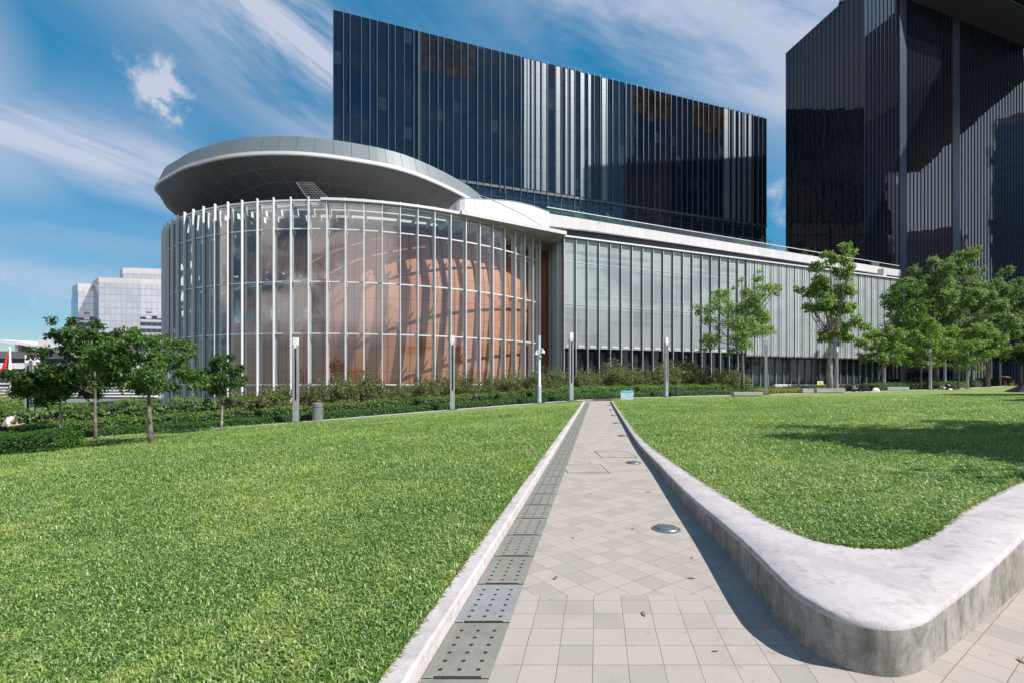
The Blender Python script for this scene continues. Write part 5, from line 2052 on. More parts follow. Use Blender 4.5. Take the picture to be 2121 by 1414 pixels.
hedge(offs_line(44, 70, 3.0), 0.9, 0.75, 0.75, 'leaf_clipped', 'dark green hedge behind the lamp posts under the big trees', 60, 0.2, 77)
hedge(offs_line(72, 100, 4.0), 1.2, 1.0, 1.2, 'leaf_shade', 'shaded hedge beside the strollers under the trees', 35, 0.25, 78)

# ----------------------------------------------------------------- flowering shrubs behind the hedges
def shrub_mesh(seed, w, h, n, size, leaf='leaf_shrub'):
    rng = np.random.default_rng(seed)
    rd = random.Random(seed)
    C, R = [], []
    for _ in range(26):
        a, q = rd.uniform(0, 2 * PI), w * math.sqrt(rd.random()) * 0.85
        C.append((q * math.cos(a), q * math.sin(a), h * rd.uniform(0.12, 0.82)))
        R.append(rd.uniform(0.25, 0.42) * w)
    v, f, t = leaf_cloud(C, R, n, size, 0.9, rng, 0.3, 0.45)
    # stray shoots
    vs_, ts = [v], [t]
    for _ in range(10):
        a, q = rd.uniform(0, 2 * PI), w * rd.uniform(0.1, 0.7)
        k = 26
        s = rng.random(k)
        p = np.stack([q * math.cos(a) * (1 + 0.35 * s), q * math.sin(a) * (1 + 0.35 * s), h * (0.7 + 0.52 * s * rd.uniform(.6, 1))], 1) + rng.normal(size=(k, 3)) * 0.05
        v2, f2, t2 = kites(p, rng.normal(size=(k, 3)), size * 0.9, rng, 0.4)
        vs_.append(v2)
        ts.append(t2)
    v = np.concatenate(vs_)
    return v, np.arange(len(v), dtype=np.int32).reshape(-1, 4), np.concatenate(ts)


protos = []
for q in range(4):
    root = thing('flowering_shrub', (0, 0, 0), 0)
    v, f, t = shrub_mesh(90 + q, 1.15, 1.75 + 0.12 * q, 2600, 0.13)
    np_mesh('foliage', v, f, M['leaf_shrub'], root, t)
    b = MB()
    for k in range(7):
        a = k * 0.9 + q
        b.tube([(0.1 * math.cos(a), 0.1 * math.sin(a), -0.1), (0.4 * math.cos(a), 0.4 * math.sin(a), 0.8), (0.7 * math.cos(a), 0.7 * math.sin(a), 1.5)], [0.03, 0.02, 0.008], 5)
    b.build('stem', M['bark'], root)
    protos.append([root, False])
rd = random.Random(17)
sl = 'reddish green flowering shrub in the mixed row between the clipped hedges and the glass'
k = 0
for row, (off, step) in enumerate(((4.9, 1.75), (6.4, 1.9))):
    x = -17.5 + row * 0.8
    while x < 25.2:
        y = float(line_y(x)) + off + rd.uniform(-.25, .25)
        pr = protos[k % 4]
        loc = (x, y, ghf(x, y) - 0.05)
        s = rd.uniform(0.86, 1.12) * (1.15 if 8 < x < 20 else 1.0) * (1.32 if row else 1.05)
        if not pr[1]:
            o, pr[1] = pr[0], True
            o.location = loc
        else:
            o = copy_tree(pr[0], loc)
        o.rotation_euler.z = rd.uniform(0, 6.28)
        o.scale = (s * rd.uniform(.95, 1.1), s * rd.uniform(.95, 1.1), s * rd.uniform(.88, 1.12))
        tag(o, sl, 'shrub', 'flowering shrubs before the glass hall')
        x += step * rd.uniform(0.85, 1.15)
        k += 1
# terrace plants and other bushes
def bush(x, y, z, w, h, leaf, label, n, size, seed, name='bush', group=None):
    root = thing(name, (x, y, z), 0, label, 'bush', group)
    v, f, t = shrub_mesh(seed, w, h, n, size)
    np_mesh('foliage', v, f, M[leaf], root, t)
    b = MB()
    for q in range(4):
        a = q * 1.6
        b.tube([(0, 0, -0.1), (0.4 * w * math.cos(a), 0.4 * w * math.sin(a), h * 0.7)], [0.04, 0.01], 5)
    b.build('stem', M['bark'], root)
    return root


def terrace(px, off):
    k = (px - 1060.5) / FPX
    t = (k * P0[1] - P0[0]) / (dv.x - k * dv.y)
    return P0[0] + dv.x * t + nv.x * off, P0[1] + dv.y * t + nv.y * off


TP = [(1172, 1.9, 1.5, 1.9, 'leaf_box', 'rounded bright bush at the front end of the roof terrace'), (1192, 1.3, 1.2, 1.3, 'leaf_mid', 'low dark bush next to the rounded terrace bush'),
      (1212, 1.6, 1.2, 1.5, 'leaf_bright', 'spreading terrace bush, third from the white block'), (1240, 1.5, 1.4, 1.3, 'leaf_mid', 'trailing terrace bush, fourth from the white block'),
      (1265, 1.4, 1.2, 1.35, 'leaf_bright', 'trailing terrace bush, fifth from the white block'), (1292, 1.4, 1.3, 1.2, 'leaf_mid', 'trailing terrace bush, sixth from the white block'),
      (1315, 1.2, 1.2, 1.0, 'leaf_box', 'last low bush of the trailing terrace row'), (1492, 1.5, 1.2, 1.1, 'leaf_mid', 'single small bush behind the terrace rail under the tower edge'),
      (1555, 1.8, 1.6, 1.6, 'leaf_mid', 'dark terrace bush against the tower right edge'), (1608, 2.2, 2.0, 2.3, 'leaf_dark', 'dark terrace bush standing against the strip of sky'),
      (1688, 1.8, 1.8, 1.7, 'leaf_dark', 'dark terrace bush beside the top of the tall narrow tree')]
for i, (px, off, w, h, lf, lab) in enumerate(TP):
    x, y = terrace(px, off)
    bush(x, y, 21.0, w, h + 0.9, lf, lab, 1500, 0.17, 120 + i, 'terrace_bush', 'bushes on the roof terrace')
bush(at(12, 44), 44, ghf(-46, 44), 3.2, 3.2, 'leaf_yellow', 'yellowish green bush behind the flagpole foot', 2600, 0.22, 140)
bush(at(52, 40), 40, ghf(-40, 40), 2.2, 2.4, 'leaf_bright', 'bright green bush between the flagpole and the twin posts', 2200, 0.2, 141)
bush(at(-30, 36), 36, ghf(-39, 36), 2.4, 2.2, 'leaf_shrub', 'reddish bush at the edge of the view behind the bending person', 2200, 0.18, 142)
bush(at(2036, 88), 88, ghf(86, 88), 0.6, 1.0, 'leaf_box', 'small ball shaped bush on the shaded terrace, right one of two', 700, 0.14, 143, 'round_bush', 'ball shaped bushes')
bush(at(2022, 88), 88, ghf(85, 88), 0.6, 1.0, 'leaf_box', 'small ball shaped bush on the shaded terrace, left one of two', 700, 0.14, 144, 'round_bush', 'ball shaped bushes')
# ================================================================= street furniture
def lamp():
    r = thing('lamp_post', (0, 0, 0))
    b = MB()
    b.bbox(-0.34, 0.34, -0.3, 0.3, -0.25, 0.07, 0.01)
    b.build('base_plate', M['dark_metal'], r)
    b = MB()
    b.bbox(-0.16, 0.16, -0.12, 0.12, 0.06, 1.35, 0.01)
    b.build('pedestal', M['lamp_metal'], r)
    for s in (-1, 1):
        b = MB()
        b.bbox(s * 0.11 - 0.05, s * 0.11 + 0.05, -0.12, 0.12, 1.35, 4.75, 0.008)
        b.build('upright', M['lamp_metal'], r)
    b = MB()
    b.box(-0.055, 0.055, 0.04, 0.07, 1.35, 4.75)
    b.build('back_plate', M['dark_metal'], r)
    b = MB()
    b.bbox(-0.155, 0.155, -0.115, 0.115, 4.55, 5.2, 0.01)
    b.build('head', M['lamp_head'], r)
    b = MB()
    b.bbox(-0.04, 0.04, -0.09, 0.03, 3.9, 4.54, 0.008)
    b.build('light_box', M['dark_metal'], r)
    return r


LAMPS = [((-13.3, 29.7), 'tall slotted lamp post beside the grey litter bin', 0.15), ((-4.2, 34.0), 'tall slotted lamp post between the litter bin and the camera mast', 0.15),
         ((4.55, 37.2), 'tall slotted lamp post at the head of the paved path', 0.3), ((13.6, 42.6), 'tall slotted lamp post past the teal topped sign', 0.5),
         ((24.4, 46.4), 'slotted lamp post at the end of the short concrete bench', 1.2)]
for (px, d, lab) in ((1733, 56.5, 'slotted lamp post half hidden behind the pale trunk of the tall narrow tree'), (1832, 71, 'slotted lamp post behind the small forked tree'), (1927, 62, 'sunlit slotted lamp post in front of the big trees'),
                     (1957, 72, 'greenish shaded lamp post between two sunlit ones'), (2004, 65, 'sunlit slotted lamp post behind the resting group'), (2016, 82, 'shaded lamp post close behind the sunlit one at the resting group'),
                     (2072, 93, 'slim lamp post next to the stroller with the parasol'), (60, 30.2, 'first of two twin slotted posts behind the box hedge, further from the tree'), (74.5, 30.0, 'second of two twin slotted posts behind the box hedge, nearer the tree')):
    LAMPS.append(((at(px, d), d), lab, 0.3 + 0.1 * (px % 5)))
lp0 = lamp()
for i, ((x, y), lab, rz) in enumerate(LAMPS):
    z = ghf(x, y)
    o = lp0 if i == 0 else copy_tree(lp0, (x, y, z))
    o.location = (x, y, z)
    o.rotation_euler.z = rz if i < 13 else 0.2
    tag(o, lab, 'lamp post', 'slotted lamp posts around the lawn')

x, y = at(1117, 36.3), 36.3
r = thing('camera_mast', (x, y, ghf(x, y)), 0, 'pale round mast with white dome cameras beside the walkway', 'camera mast')
b = MB()
b.bbox(-0.4, 0.4, -0.35, 0.35, -0.3, 0.08, 0.01)
b.build('base_plate', M['dark_metal'], r)
b = MB()
b.lathe([(0.15, 0.06), (0.15, 1.25), (0.165, 1.25), (0.165, 1.33), (0.11, 1.4), (0.105, 5.05), (0.0, 5.07)], 20)
smooth_by_angle(b.build('pole', M['camera_grey'], r), 40)
b = MB()
b.bbox(-0.3, -0.14, -0.1, 0.1, 0.5, 1.15, 0.01)
b.build('control_box', M['dark_metal'], r)
for (dx, dz, s) in ((0.27, 3.75, 1.0), (-0.24, 3.62, 0.75), (0.08, 3.45, 0.5)):
    b = MB()
    b.tube([(0, -0.02, dz + 0.3), (dx, -0.12, dz + 0.3), (dx, -0.12, dz + 0.15)], 0.03 * s + 0.01, 6)
    b.lathe([(0.0, 0.2), (0.08 * s, 0.19), (0.13 * s, 0.12), (0.15 * s, 0.0), (0.13 * s, -0.02)], 14, (dx, -0.12, dz), caps=False)
    o = b.build('dome_camera', M['white_paint'], r)
    smooth_by_angle(o, 40)
    b = MB()
    b.lathe([(0.125 * s, -0.01), (0.11 * s, -0.08), (0.06 * s, -0.125), (0.0, -0.135)], 14, (dx, -0.12, dz), caps=False)
    b.build('lens_dome', M['dark_metal'], o, smooth=True)

x, y = at(658, 30.6), 30.6
r = thing('litter_bin', (x, y, ghf(x, y) - 0.02), 0, 'grey metal drum litter bin on the walkway beside a lamp post', 'litter bin')
b = MB()
b.lathe([(0.30, 0.0), (0.30, 0.04), (0.335, 0.05), (0.335, 0.5), (0.338, 0.5), (0.338, 0.52), (0.335, 0.52), (0.335, 0.86), (0.32, 0.87)], 32)
smooth_by_angle(b.build('drum', M['bin_metal'], r), 30)
b = MB()
b.lathe([(0.32, 0.885), (0.345, 0.89), (0.345, 1.10), (0.32, 1.13), (0.22, 1.135), (0.2, 1.08), (0.0, 1.08)], 32)
smooth_by_angle(b.build('lid', M['bin_metal'], r), 30)
b = MB()
b.lathe([(0.13, 1.08), (0.12, 1.12), (0.0, 1.12)], 16)
b.tube([(-0.06, 0, 1.1), (-0.03, 0.02, 1.2), (0.03, 0.02, 1.21), (0.06, 0, 1.1)], 0.015, 6)
b.build('ashtray', M['dark_metal'], r)

x, y = at(1299, 36.6), 36.6
r = thing('info_board', (x, y, ghf(x, y)), -0.12, 'slanted pale information board with a teal top edge at the hedge', 'sign')
b = MB()
b.add([(-0.44, -0.10, 0), (0.44, -0.10, 0), (0.5, 0.10, 0.60), (-0.42, 0.10, 0.60), (-0.44, -0.04, 0), (0.44, -0.04, 0), (0.5, 0.15, 0.60), (-0.42, 0.15, 0.60)],
      [(0, 1, 2, 3), (7, 6, 5, 4), (0, 4, 5, 1), (1, 5, 6, 2), (2, 6, 7, 3), (3, 7, 4, 0)])
b.build('panel', simple('board_grey', (0.30, 0.36, 0.39), 0.5, 0, 0.25, 7), r)
b = MB()
b.add([(-0.42, 0.08, 0.60), (0.5, 0.08, 0.60), (0.5, 0.12, 0.74), (-0.42, 0.12, 0.74), (-0.42, 0.17, 0.60), (0.5, 0.17, 0.60), (0.5, 0.2, 0.74), (-0.42, 0.2, 0.74)],
      [(0, 1, 2, 3), (7, 6, 5, 4), (0, 4, 5, 1), (1, 5, 6, 2), (2, 6, 7, 3), (3, 7, 4, 0)])
b.build('header', M['teal'], r)
b = MB()
b.tube([(-0.44, 0.13, 0.66), (-0.5, 0.5, 0.52), (-0.72, 0.75, 0.34)], 0.022, 6)
b.tube([(-0.46, -0.08, 0.0), (-0.43, 0.12, 0.64)], 0.02, 6)
b.build('side_frame', M['white_paint'], r)

bo0 = None
for (px, d, lab) in ((985, 36.9, 'short dark bollard light standing in the hedge between lamp post and camera mast'), (1402, 43.8, 'short dark bollard light standing in the hedge beyond the info board')):
    x = at(px, d)
    loc = (x, d, ghf(x, d))
    if bo0 is None:
        bo0 = thing('bollard_light', loc)
        b = MB()
        b.lathe([(0.13, 0), (0.13, 0.78), (0.125, 0.78)], 16)
        smooth_by_angle(b.build('post', M['dark_metal'], bo0), 40)
        b = MB()
        b.lathe([(0.11, 0.78), (0.11, 0.84), (0.135, 0.84), (0.135, 0.95), (0.12, 0.97), (0.0, 0.975)], 16)
        smooth_by_angle(b.build('cap', M['alu_dark'], bo0), 40)
        o = bo0
    else:
        o = copy_tree(bo0, loc)
    tag(o, lab, 'bollard', 'bollard lights in the hedge')


def bench(px0, px1, d, lab, h=0.3, rz=0.12):
    x0, x1 = at(px0, d), at(px1, d)
    xc = (x0 + x1) / 2
    r = thing('slab_bench', (xc, d, ghf(xc, d)), rz, lab, 'bench', 'concrete slab benches on the lawn edge')
    b = MB()
    L = (x1 - x0) / 2
    b.bbox(-L, L, -0.28, 0.28, 0.07, 0.07 + h, 0.02)
    b.build('seat', M['bench'], r)
    b = MB()
    b.box(-L + 0.1, L - 0.1, -0.2, 0.2, -0.2, 0.08)
    b.build('foot', M['dark_metal'], r)
    return r


bench(1514, 1579, 43.0, 'short low concrete slab bench in front of the airy fine leaved tree')
bench(1658, 1683, 50.5, 'stub of concrete slab bench with a gap before the longer slab', 0.4)
bench(1685, 1750, 51.0, 'long concrete slab bench at the foot of the tall narrow tree', 0.4)
bench(1832, 1882, 59, 'concrete slab bench beside the small forked tree', 0.36)

x, d = at(1699, 62), 62.0
z = ghf(x, d)
r = thing('yellow_board', (x, d, z), 0.2, 'small yellow green notice board with a black emblem by the plinth', 'sign')
zc = EYE - (795 - 787) / FPX * d
b = MB()
b.bbox(-0.46, 0.46, -0.02, 0.02, zc - z - 0.15, zc - z + 0.40, 0.01)
b.build('panel', M['yellow_sign'], r)
b = MB()
b.box(-0.03, 0.03, 0.021, 0.06, -0.1, zc - z + 0.3)
b.build('post', M['dark_metal'], r)
b = MB()
za = zc - z + 0.17
ringp = [(-0.02 + 0.085 * math.cos(a), -0.028, za + 0.085 * math.sin(a)) for a in [k * PI / 8 for k in range(17)]]
b.tube(ringp, 0.018, 5)
b.tube([(0.03, -0.028, za - 0.05), (0.12, -0.028, za - 0.16)], 0.018, 5)
b.tube([(-0.1, -0.028, za - 0.02), (-0.06, -0.028, za - 0.14)], 0.018, 5)
b.box(-0.44, 0.40, -0.027, -0.021, zc - z - 0.14, zc - z - 0.075)
b.build('emblem', M['black_print'], r)

# flagpole and flag
x, d = at(22, 58), 58.0
z = ghf(x, d)
r = thing('flagpole', (x, d, z), 0, 'white flagpole rising in front of the low banded building', 'flagpole')
zt = EYE + (787 - 722) / FPX * d - z
b = MB()
b.tube([(0, 0, -0.2), (0, 0, zt * 0.5), (-0.1, 0, zt)], [0.15, 0.12, 0.08], 12)
b.lathe([(0.0, 0.16), (0.1, 0.1), (0.13, 0.0), (0.1, -0.08), (0.0, -0.1)], 12, (-0.1, 0, zt + 0.06), caps=False)
b.build('pole', M['white_paint'], r, smooth=True)
fl = MB()
nu, nv_ = 10, 14
for j in range(nv_):
    t = j / (nv_ - 1)
    for i in range(nu):
        s = i / (nu - 1)
        w = 0.12 + 0.36 * t
        fx_ = -0.16 - s * w - t * 0.4
        fy_ = 0.16 * math.sin(s * 9 + t * 2) * (0.4 + t)
        fl.v.append((fx_, fy_, zt - 0.12 - t * 2.35 + s * 0.25 * (1 - t) - s * s * 0.3))
for j in range(nv_ - 1):
    for i in range(nu - 1):
        a = j * nu + i
        fl.f.append((a, a + 1, a + nu + 1, a + nu))
        fl.mi.append(0)
o = fl.build('flag', M['red_cloth'], None, smooth=True, loc=(x, d, z))
sol = o.modifiers.new('thick', 'SOLIDIFY')
sol.thickness = 0.012
tag(o, 'limp red flag hanging from the top of the white pole', 'flag')

# ================================================================= people
def skin_chain(name, verts, edges, radii, mat, parent, levels=2, root=0):
    me = bpy.data.meshes.new(name)
    me.from_pydata(verts, edges, [])
    me.materials.append(mat)
    o = bpy.data.objects.new(name, me)
    COL.objects.link(o)
    o.parent = parent
    sk = o.modifiers.new('skin', 'SKIN')
    sk.use_smooth_shade = True
    if not me.skin_vertices:
        return o
    for i, rr_ in enumerate(radii):
        r2 = rr_ if hasattr(rr_, '__len__') else (rr_, rr_)
        me.skin_vertices[0].data[i].radius = r2
        me.skin_vertices[0].data[i].use_root = (i == root)
    ss = o.modifiers.new('sub', 'SUBSURF')
    ss.levels = ss.render_levels = levels
    return o


def ellipsoid(bb, c, r, n=14, m=9, mi=0):
    v, f = [], []
    for i in range(m + 1):
        th = PI * i / m
        for k in range(n):
            a = 2 * PI * k / n
            v.append((c[0] + r[0] * math.sin(th) * math.cos(a), c[1] + r[1] * math.sin(th) * math.sin(a), c[2] + r[2] * math.cos(th)))
    for i in range(m):
        for k in range(n):
            j = (k + 1) % n
            f.append((i * n + k, (i + 1) * n + k, (i + 1) * n + j, i * n + j))
    bb.add(v, f, mi)


def person(name, loc, rz, J, label, top, bottom, sleeve=0.5, group=None, hair_len=0.0, shoes='black_cloth', bare_legs=False):
    """J: joints in local metres, facing +X. pelvis, waist, chest, neck, head, then shoulder/elbow/wrist and hip/knee/ankle/toe for l and r"""
    r = thing(name, loc, rz, label, 'person', group)
    V = lambda k: Vector(J[k])
    names, verts, edges, rad = [], [], [], []
    def add(k, p, rr_, frm=None):
        names.append(k)
        verts.append(tuple(p))
        rad.append(rr_)
        if frm is not None:
            edges.append((names.index(frm), len(verts) - 1))
    add('pelvis', V('pelvis'), (0.12, 0.15))
    add('waist', V('waist'), (0.10, 0.13), 'pelvis')
    add('chest', V('chest'), (0.115, 0.16), 'waist')
    add('neck', V('neck'), 0.052, 'chest')
    hd = V('head')
    add('jaw', V('neck') + (hd - V('neck')) * 0.45, 0.06, 'neck')
    add('face', hd, (0.088, 0.082), 'jaw')
    add('crown', hd + (hd - V('neck')).normalized() * 0.09, 0.062, 'face')
    for s in 'lr':
        sh, el, wr = V('sh' + s), V('el' + s), V('wr' + s)
        add('sh' + s, sh, 0.055, 'chest')
        add('el' + s, el, 0.038, 'sh' + s)
        add('wr' + s, wr, 0.026, 'el' + s)
        hv = (wr - el).normalized()
        add('palm' + s, wr + hv * 0.075, (0.034, 0.018), 'wr' + s)
        hp, kn, an, toe = V('hp' + s), V('kn' + s), V('an' + s), V('to' + s)
        add('hp' + s, hp, 0.088, 'pelvis')
        add('kn' + s, kn, 0.055, 'hp' + s)
        add('an' + s, an, 0.036, 'kn' + s)
        add('toe' + s, toe, 0.034, 'an' + s)
    skin_chain('body', verts, edges, rad, M['skin'], r)
    # fingers: five short chains on each hand
    for s in 'lr':
        wr, el = V('wr' + s), V('el' + s)
        hv = (wr - el).normalized()
        side = hv.cross(Vector((0, 0, 1)))
        side = side.normalized() if side.length > 0.1 else Vector((0, 1, 0))
        fb = MB()
        for q, (o_, L) in enumerate(((-0.027, 0.065), (-0.009, 0.078), (0.009, 0.074), (0.027, 0.056))):
            p0 = wr + hv * 0.085 + side * o_
            fb.tube([p0, p0 + hv * L * 0.55, p0 + hv * L + Vector((0, 0, -0.02))], [0.009, 0.0085, 0.006], 6)
        p0 = wr + hv * 0.035 + side * 0.03
        fb.tube([p0, p0 + side * 0.03 + hv * 0.025, p0 + side * 0.04 + hv * 0.05], [0.011, 0.0095, 0.007], 6)
        fb.build('fingers', M['skin'], r, smooth=True)
    # shirt
    sv, se, sr = [], [], []
    sv += [tuple(V('pelvis') + (V('waist') - V('pelvis')) * 0.15), tuple(V('waist')), tuple(V('chest')), tuple(V('chest') + (V('neck') - V('chest')) * 0.72)]
    se += [(0, 1), (1, 2), (2, 3)]
    sr += [(0.145, 0.175), (0.125, 0.155), (0.14, 0.185), 0.075]
    for s in 'lr':
        i = len(sv)
        sv += [tuple(V('sh' + s)), tuple(V('sh' + s) + (V('el' + s) - V('sh' + s)) * sleeve * 2 if sleeve <= 0.5 else V('el' + s))]
        se += [(2, i), (i, i + 1)]
        sr += [0.078, 0.062]
        if sleeve > 0.5:
            sv.append(tuple(V('el' + s) + (V('wr' + s) - V('el' + s)) * 0.9))
            se.append((i + 1, i + 2))
            sr.append(0.042)
    skin_chain('shirt', sv, se, sr, M[top], r)
    sv, se, sr = [tuple(V('pelvis'))], [], [(0.135, 0.165)]
    for s in 'lr':
        i = len(sv)
        sv += [tuple(V('hp' + s)), tuple(V('kn' + s))]
        se += [(0, i), (i, i + 1)]
        sr += [0.105, 0.075]
        if not bare_legs:
            sv.append(tuple(V('an' + s) + (V('kn' + s) - V('an' + s)) * 0.12))
            se.append((i + 1, i + 2))
            sr.append(0.062)
    skin_chain('trousers', sv, se, sr, M[bottom], r)
    for s in 'lr':
        b_ = MB()
        an, toe = V('an' + s), V('to' + s)
        b_.tube([an + (an - toe) * 0.25 + Vector((0, 0, -0.03)), an * 0.5 + toe * 0.5 + Vector((0, 0, -0.02)), toe + (toe - an) * 0.25], [0.045, 0.05, 0.036], 8)
        b_.build('shoe', M[shoes], r, smooth=True)
    hb = MB()
    ax = (hd - V('neck')).normalized()
    hc = hd + ax * 0.035 - Vector((0.022, 0, 0))
    ellipsoid(hb, hc, (0.105, 0.094, 0.10))
    if hair_len:
        hb.tube([hc - Vector((0.04, 0, 0)), hc - Vector((0.085, 0, 0.12)), hc - Vector((0.085, 0, hair_len))], [0.07, 0.075, 0.045], 8)
    hb.build('hair', M['hair'], r, smooth=True)
    return r


def stand(lean=0.0, arm_l=None, arm_r=None, stride=0.12):
    J = dict(pelvis=(0, 0, 0.95), waist=(0.04 * lean, 0, 1.1), chest=(0.22 * lean, 0, 1.32), neck=(0.36 * lean, 0, 1.47), head=(0.5 * lean + 0.03, 0, 1.61 - 0.05 * lean))
    cx, cz = J['chest'][0], J['chest'][2]
    for s, y in (('l', 0.19), ('r', -0.19)):
        J['sh' + s] = (cx + 0.02, y, cz + 0.06)
        a = arm_l if s == 'l' else arm_r
        if a:
            J['el' + s] = (cx + a[0], y * a[3] if len(a) > 3 else y * 1.2, cz + a[1])
            J['wr' + s] = (cx + a[0] + a[2][0], y * 0.8, cz + a[1] + a[2][1])
        else:
            J['el' + s] = (cx - 0.03, y * 1.25, cz - 0.23)
            J['wr' + s] = (cx + 0.05, y * 1.25, cz - 0.47)
        st = stride if s == 'l' else -stride
        J['hp' + s] = (0, y * 0.5, 0.9)
        J['kn' + s] = (st * 0.6 + 0.03, y * 0.5, 0.5)
        J['an' + s] = (st - 0.02, y * 0.5, 0.08)
        J['to' + s] = (st + 0.13, y * 0.55, 0.035)
    return J


def sit():
    J = dict(pelvis=(0, 0, 0.12), waist=(-0.03, 0, 0.27), chest=(0.0, 0, 0.48), neck=(0.06, 0, 0.63), head=(0.1, 0, 0.77))
    for s, y in (('l', 0.19), ('r', -0.19)):
        J['sh' + s] = (0.02, y, 0.54)
        J['el' + s] = (0.14, y * 1.3, 0.33)
        J['wr' + s] = (0.36, y * 0.9, 0.36)
        J['hp' + s] = (0.03, y * 0.5, 0.11)
        J['kn' + s] = (0.42, y * 0.8, 0.38)
        J['an' + s] = (0.62, y * 0.6, 0.07)
        J['to' + s] = (0.77, y * 0.6, 0.04)
    return J


def lie():
    J = dict(pelvis=(0, 0, 0.13), waist=(-0.15, 0, 0.15), chest=(-0.38, 0, 0.22), neck=(-0.55, 0, 0.30), head=(-0.67, 0, 0.38))
    for s, y in (('l', 0.19), ('r', -0.19)):
        J['sh' + s] = (-0.42, y, 0.25)
        J['el' + s] = (-0.45, y * 1.7, 0.09)
        J['wr' + s] = (-0.25, y * 1.3, 0.08)
        J['hp' + s] = (0.04, y * 0.5, 0.12)
        J['kn' + s] = (0.42, y * 0.6, 0.30)
        J['an' + s] = (0.70, y * 0.6, 0.07)
        J['to' + s] = (0.84, y * 0.6, 0.05)
    return J


x, d = at(14, 22.3), 22.3
person('person', (x - 0.05, d, ghf(x, d)), 0.15, stand(1.0, (0.06, -0.26, (0.26, 0.05)), (0.05, -0.27, (0.33, 0.04)), 0.1), 'bending person in a white short sleeved shirt looking down behind the box hedge', 'white_cloth', 'black_cloth', 0.42)

xb, db = at(1768, 54.0), 54.0
zb = ghf(xb, db)
person('person', (xb, db, zb + 0.03), -0.35, sit(), 'person in a patterned top sitting on the lawn mat beside the black umbrella', 'plaid_cloth', 'black_cloth', 0.9)
person('person', (at(1960, 61.5), 61.5, ghf(at(1960, 61.5), 61.5) + 0.03), -0.2, lie(), 'person in pink lying back beside the printed black umbrella', 'pink_cloth', 'navy_cloth', 0.45)
px_, d_ = at(2082, 88.5), 88.5
px2, dd2 = px_, d_
person('person', (px2, dd2, ghf(px2, dd2)), PI * 1.2, stand(0.1, (0.1, -0.12, (0.06, 0.2)), None, 0.2), 'person in maroon trousers walking under a cream parasol', 'black_cloth', 'maroon_cloth', 0.9, hair_len=0.2)
person('person', (px2 + 1.6, dd2 + 0.6, ghf(px2 + 1.6, dd2)), PI, stand(0.1, None, (0.1, -0.12, (0.2, 0.16)), 0.1), 'person in dark clothes standing next to the terracotta pot', 'black_cloth', 'black_cloth', 0.4)


def umbrella(name, loc, rot, R, mat, label, marks=False):
    r = thing(name, loc, 0, label, 'umbrella')
    r.rotation_euler = rot
    b = MB()
    n = 48
    prof = [(0.0, 0.30), (0.2, 0.285), (0.45, 0.235), (0.7, 0.15), (0.9, 0.06), (1.0, 0.0)]
    v, f = [], []
    for (q, z) in prof:
        for k in range(n):
            a = 2 * PI * k / n
            s = abs(math.sin(a * 4))
            v.append((R * q * math.cos(a) * (1 - 0.07 * q * s), R * q * math.sin(a) * (1 - 0.07 * q * s), R * (z + 0.04 * q * s)))
    for i in range(len(prof) - 1):
        for k in range(n):
            f.append((i * n + k, i * n + (k + 1) % n, (i + 1) * n + (k + 1) % n, (i + 1) * n + k))
    b.add(v, f)
    o = b.build('canopy', M[mat], r)
    m_ = o.modifiers.new('thick', 'SOLIDIFY')
    m_.thickness = 0.006
    b = MB()
    b.tube([(0, 0, R * 0.36), (0, 0, -R * 1.1)], 0.012, 8)
    b.tube([(0, 0, -R * 1.1), (0, 0, -R * 1.25)], 0.022, 8)
    for k in range(8):
        a = k * PI / 4
        b.tube([(0, 0, R * 0.28), (R * 0.5 * math.cos(a), R * 0.5 * math.sin(a), R * 0.2), (R * math.cos(a), R * math.sin(a), 0)], 0.006, 4)
    b.build('frame', M['dark_metal'], r)
    return r


ux, ud = at(1797, 54.4), 54.4
umbrella('umbrella', (ux, ud + 0.45, ghf(ux, ud) + 0.27), (math.radians(62), math.radians(5), 0), 0.70, 'black_cloth', 'open plain black umbrella lying on the lawn mat by the seated person')
ux, ud = at(1974, 61.2), 61.2
u2 = umbrella('umbrella', (ux, ud + 0.35, ghf(ux, ud) + 0.26), (math.radians(62), math.radians(8), 0), 0.72, 'black_cloth', 'open black umbrella with white letters lying beside the resting person')
# broken white lettering round the rim
fc = bpy.data.curves.new('lettering', 'FONT')
fc.body = 'UMACE'
fc.size = 0.24
fc.extrude = 0.003
fc.align_x = 'CENTER'
lt = bpy.data.objects.new('lettering', fc)
COL.objects.link(lt)
lt.parent = u2
lt.location = (-0.1, 0.16, 0.215)
lt.rotation_euler = (math.radians(-22), math.radians(8), 0)
fc.materials.append(M['white_paint'])
dg = bpy.context.evaluated_depsgraph_get()
dg.update()
lme = bpy.data.meshes.new_from_object(lt.evaluated_get(dg))
lo_ = bpy.data.objects.new('lettering', lme)
COL.objects.link(lo_)
lo_.parent, lo_.location, lo_.rotation_euler = u2, lt.location, lt.rotation_euler
bpy.data.objects.remove(lt)
lo_.name = 'lettering'
hx, hy, hz = px2 - 0.08, dd2 - 0.1, ghf(px2, dd2) + 1.62
umbrella('parasol', (hx, hy, hz), (0.1, 0.12, 0.3), 0.66, 'cream_cloth', 'cream parasol held above the walking person')


